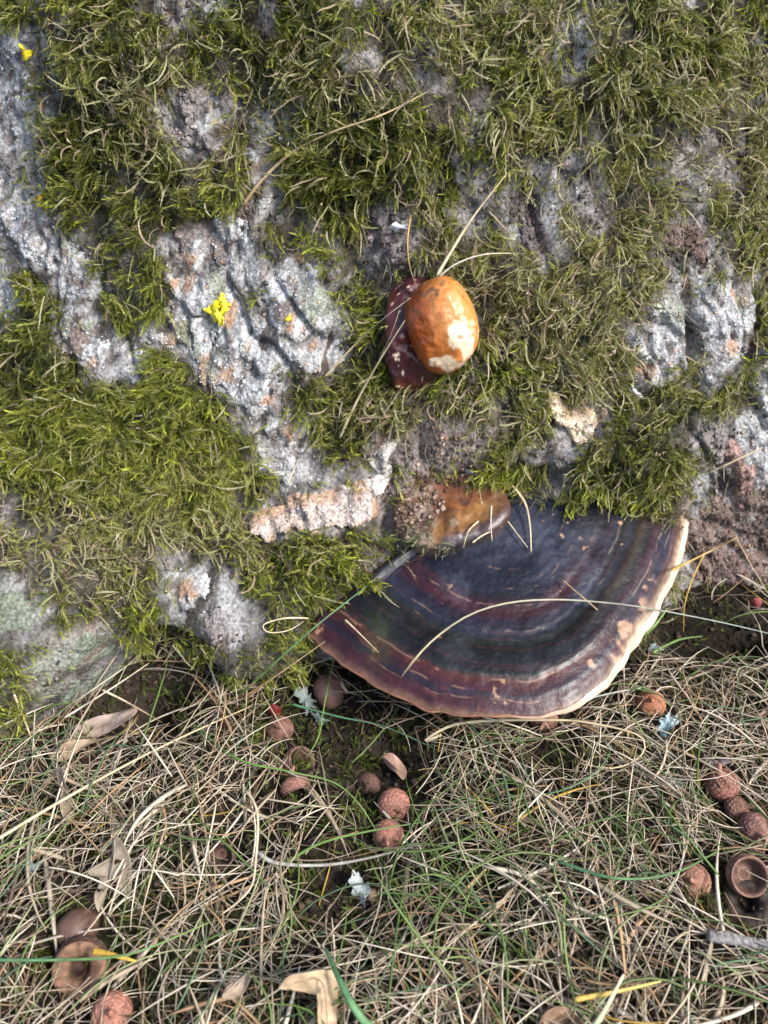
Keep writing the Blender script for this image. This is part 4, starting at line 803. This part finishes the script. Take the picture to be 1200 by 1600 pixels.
# ------------------------------------------------------------------ grass and litter on the ground
HOL = [(585, 1195, 90, 62), (235, 1095, 75, 40), (1120, 990, 110, 40), (490, 1120, 60, 36), (520, 1385, 50, 40), (120, 1470, 50, 40), (1160, 1405, 40, 40), (870, 1180, 40, 18)]
def blades(n, x0, x1, y0, y1, Lr, Wr, cols, probs, dirf, rise, hgt, keepf, seg=9, cv=1.0, thick=.55):
    x, y = rng.uniform(x0, x1, n), rng.uniform(y0, y1, n); px, py = proj(np.stack([x, y, G(x, y)], -1)); k = keepf(px, py, x, y); x, y, px, py = x[k], y[k], px[k], py[k]; n = len(x)
    th = dirf(px, py, n); L = rng.uniform(*Lr, n); W = rng.uniform(*Wr, n); cu = rng.normal(size=n)*.16*cv; kink = rng.random(n) < .18; ks = rng.integers(1, seg, n); ka = rng.normal(size=n)*1.3
    zz = rng.uniform(*hgt, n); sl = rng.uniform(*rise, n); p = np.stack([x, y, G(x, y) + zz], -1); pts = [p]; h0 = zz.copy()
    for s in range(seg):
        th = th + cu*(.6 + .8*rng.random(n)) + np.where(kink & (ks == s), ka, 0); f = (s+.5)/seg
        st = L/seg; q = pts[-1] + np.stack([np.cos(th)*st, np.sin(th)*st, sl*st*(1-1.9*f)], -1)
        g = G(q[:, 0], q[:, 1]); q[:, 2] = np.maximum(q[:, 2], g + .0008); pts.append(q)
    Q = np.stack(pts, 1)
    # nothing may run through the bracket, and cups and flakes stay in view
    qx, qy = proj(Q); inc = inpoly(qx, qy, CONK) & (Q[..., 2] > ZC(Q[..., 0], Q[..., 1]) - .05)
    tr = np.where(f_trunk(Q[:, [seg//2, seg]]) < -.004, 1, 0).any(1)
    hit = inc.any(1) | tr
    hit |= rng.random(len(Q)) < 1.7*blobs(qx, qy, HOL).mean(1)
    for (sx, sy, sr) in SPOTS + [(1041, 1133, 12), (565, 1388, 12), (490, 1535, 30), (160, 1132, 30)]:
        hit |= ((np.hypot(qx-sx, qy-sy) < sr*.75).any(1)) & (rng.random(len(Q)) < .85)
    Q = Q[~hit]; W = W[~hit]; n = len(Q)
    d = norm(np.gradient(Q, axis=1)); s_ = norm(np.cross(d, norm(A_(0, 0, 1) + rng.normal(size=(n, 1, 3))*.45))); b_ = np.cross(s_, d)
    tp = np.interp(np.linspace(0, 1, seg+1), [0, .1, .6, 1], [.6, 1, .85, .12]); w = (W[:, None]*tp)[..., None]*.5
    V = np.stack([Q - s_*w, Q + s_*w, Q + b_*w*thick], 2).reshape(-1, 3)
    i, j = np.meshgrid(np.arange(seg), np.arange(3), indexing='ij'); j2 = (j+1) % 3
    f1 = np.stack([i*3+j, i*3+j2, (i+1)*3+j2, (i+1)*3+j], -1).reshape(-1, 4); F = (f1[None] + 3*(seg+1)*np.arange(n)[:, None, None]).reshape(-1, 4)
    ci = rng.choice(len(cols), n, p=probs); c = A_(*[v for q in cols for v in q]).reshape(-1, 3)[ci]*rng.uniform(.65, 1.25, (n, 1))
    cc = c[:, None]*np.linspace(.85, 1.12, seg+1)[None, :, None]
    return V, F, np.repeat(cc, 3, 1).reshape(-1, 3)
def merge(name, sets, m):
    Vs, Fs, Cs, o_ = [], [], [], 0
    for V, F, c in sets: Vs.append(V); Fs.append(F+o_); Cs.append(c); o_ += len(V)
    return mesh_obj(name, np.concatenate(Vs), np.concatenate(Fs), m, np.concatenate(Cs))
def keepd(px, py, x, y):
    infr = (px > -60) & (px < 1260) & (py < 1680)
    return (rng.random(len(px)) < np.where(infr, (1 - .86*blobs(px, py, HOL))*(.25 + .75*sst(.36, .52, fbm(px/55, py/55, 13.3, 3))), .55)) & (py > 930)
any_dir = lambda px, py, n: rng.uniform(0, 2*math.pi, n)
def lean_dir(px, py, n):
    a = np.where(px > 700, 2.35, 1.0) + rng.normal(size=n)*.55; return np.where(rng.random(n) < .3, rng.uniform(0, 6.28, n), a)
dead = [(.53, .425, .29), (.73, .63, .48), (.35, .265, .19), (.48, .30, .16), (.62, .40, .08), (.17, .12, .085)]
S1 = blades(8500, -.36, .36, .06, .36, (.012, .045), (.0004, .0009), dead, [.30, .23, .23, .12, .01, .11], any_dir, (0, .3), (.001, .009), keepd, cv=.75, seg=6)
S2 = blades(3300, -.36, .36, .06, .36, (.02, .058), (.0005, .0011), dead, [.31, .42, .12, .08, .02, .05], lean_dir, (.1, .5), (.002, .010), keepd, cv=.42, seg=7)
S4 = blades(900, -.36, .36, .06, .36, (.02, .055), (.0014, .0028), dead, [.34, .34, .14, .12, .01, .05], any_dir, (0, .3), (.002, .008), keepd, cv=.5, seg=7, thick=.15)
def keepl(px, py, x, y): return (rng.random(len(px)) < np.where((px > -60) & (px < 1260) & (py < 1680), 1 - .35*blobs(px, py, HOL), .4)) & (py > 950)
S5 = blades(6500, -.36, .36, .06, .36, (.006, .022), (.0003, .0009), dead, [.26, .16, .26, .18, .01, .13], any_dir, (0, .5), (.0005, .006), keepl, cv=.8, seg=3)
o = merge('dry_grass', [S1, S2, S4, S5], M['grass']); tag(o, 'tangled straw-coloured dead grass matted over the ground', 'dry grass', kind='stuff')
greens = [(.13, .21, .055), (.12, .20, .10), (.21, .29, .09), (.36, .39, .19)]
def keepg(px, py, x, y):
    w = .22 + .78*np.maximum(blobs(px, py, [(1020, 1490, 280, 130), (780, 1350, 200, 130), (760, 1480, 160, 120), (60, 1200, 100, 100)]), .3*sst(1300, 1600, py)); return (rng.random(len(px)) < w*(1-.6*blobs(px, py, HOL))) & (py > 980)
S3 = blades(2400, -.36, .36, .06, .34, (.025, .066), (.0005, .0012), greens, [.35, .25, .25, .15], lean_dir, (.2, .7), (.003, .012), keepg, cv=.7)
o = merge('green_grass', [S3], M['grass']); tag(o, 'thin fresh green grass blades growing through the straw', 'grass', kind='stuff')
# moss cushions on the soil
n = 26000; x, y = rng.uniform(-.34, .34, n), rng.uniform(.07, .36, n); P = np.stack([x, y, G(x, y)], -1); px, py = proj(P)
w = np.clip(.20 + .7*sst(.50, .36, fbm(px/55, py/55, 13.3, 3)) + .8*blobs(px, py, [(515, 1320, 42, 45), (110, 1270, 70, 60), (1090, 1130, 120, 60), (720, 1190, 60, 40), (940, 1210, 60, 40), (520, 1420, 60, 50), (270, 1110, 40, 40), (280, 1440, 90, 40), (600, 1190, 110, 80), (520, 1150, 90, 60)]), 0, 1)*sst(.35, .6, fbm(px/50, py/50, 2.2, 3)+.1)
k = (rng.random(n) < w) & (f_trunk(P) > .002); P, px, py = P[k], px[k], py[k]; n = len(P); Nn = np.tile(A_(0, 0, 1), (n, 1))
gcol = mixc(A_(.05, .065, .014), A_(.15, .19, .03), sst(.35, .75, fbm(px/45, py/45, 5.5, 3)*.7 + .3*rng.random(n))); dk_ = rng.random(n) < .25; gcol[dk_] = A_(.10, .075, .045)
V, F, cc = sprigs(P, Nn, Nn*.8 + rng.normal(size=(n, 3))*.5, rng.uniform(.005, .011, n), rng.uniform(.0005, .001, n), gcol*.7, gcol*1.4, np.full(n, .03), rng.normal(size=n)*.2)
o = mesh_obj('ground_moss', V, F, M['moss'], cc); tag(o, 'low dark green moss between the grass stems on the soil', 'moss', kind='stuff')
# crumbs of soil and bits of bark
n = 9000; x, y = rng.uniform(-.34, .34, n), rng.uniform(.07, .36, n); P = np.stack([x, y, G(x, y)+.0008], -1); k = f_trunk(P) > 0; P = P[k]; n = len(P)
c = A_(.06, .042, .03)*rng.uniform(.3, 1.8, (n, 1)); o = grains('soil_crumbs', P, norm(A_(0, 0, 1) + rng.normal(size=(n, 3))*.4), c, rng.uniform(.0006, .0022, n), M['soil'], .6)
tag(o, 'dark crumbs of soil and bark bits under the grass', 'soil crumbs', kind='stuff')
print('tris', sum(sum(len(p.vertices)-2 for p in o.data.polygons) if len(o.data.polygons) < 5000 else len(o.data.loops)-2*len(o.data.polygons) for o in scene.objects if o.type == 'MESH'))
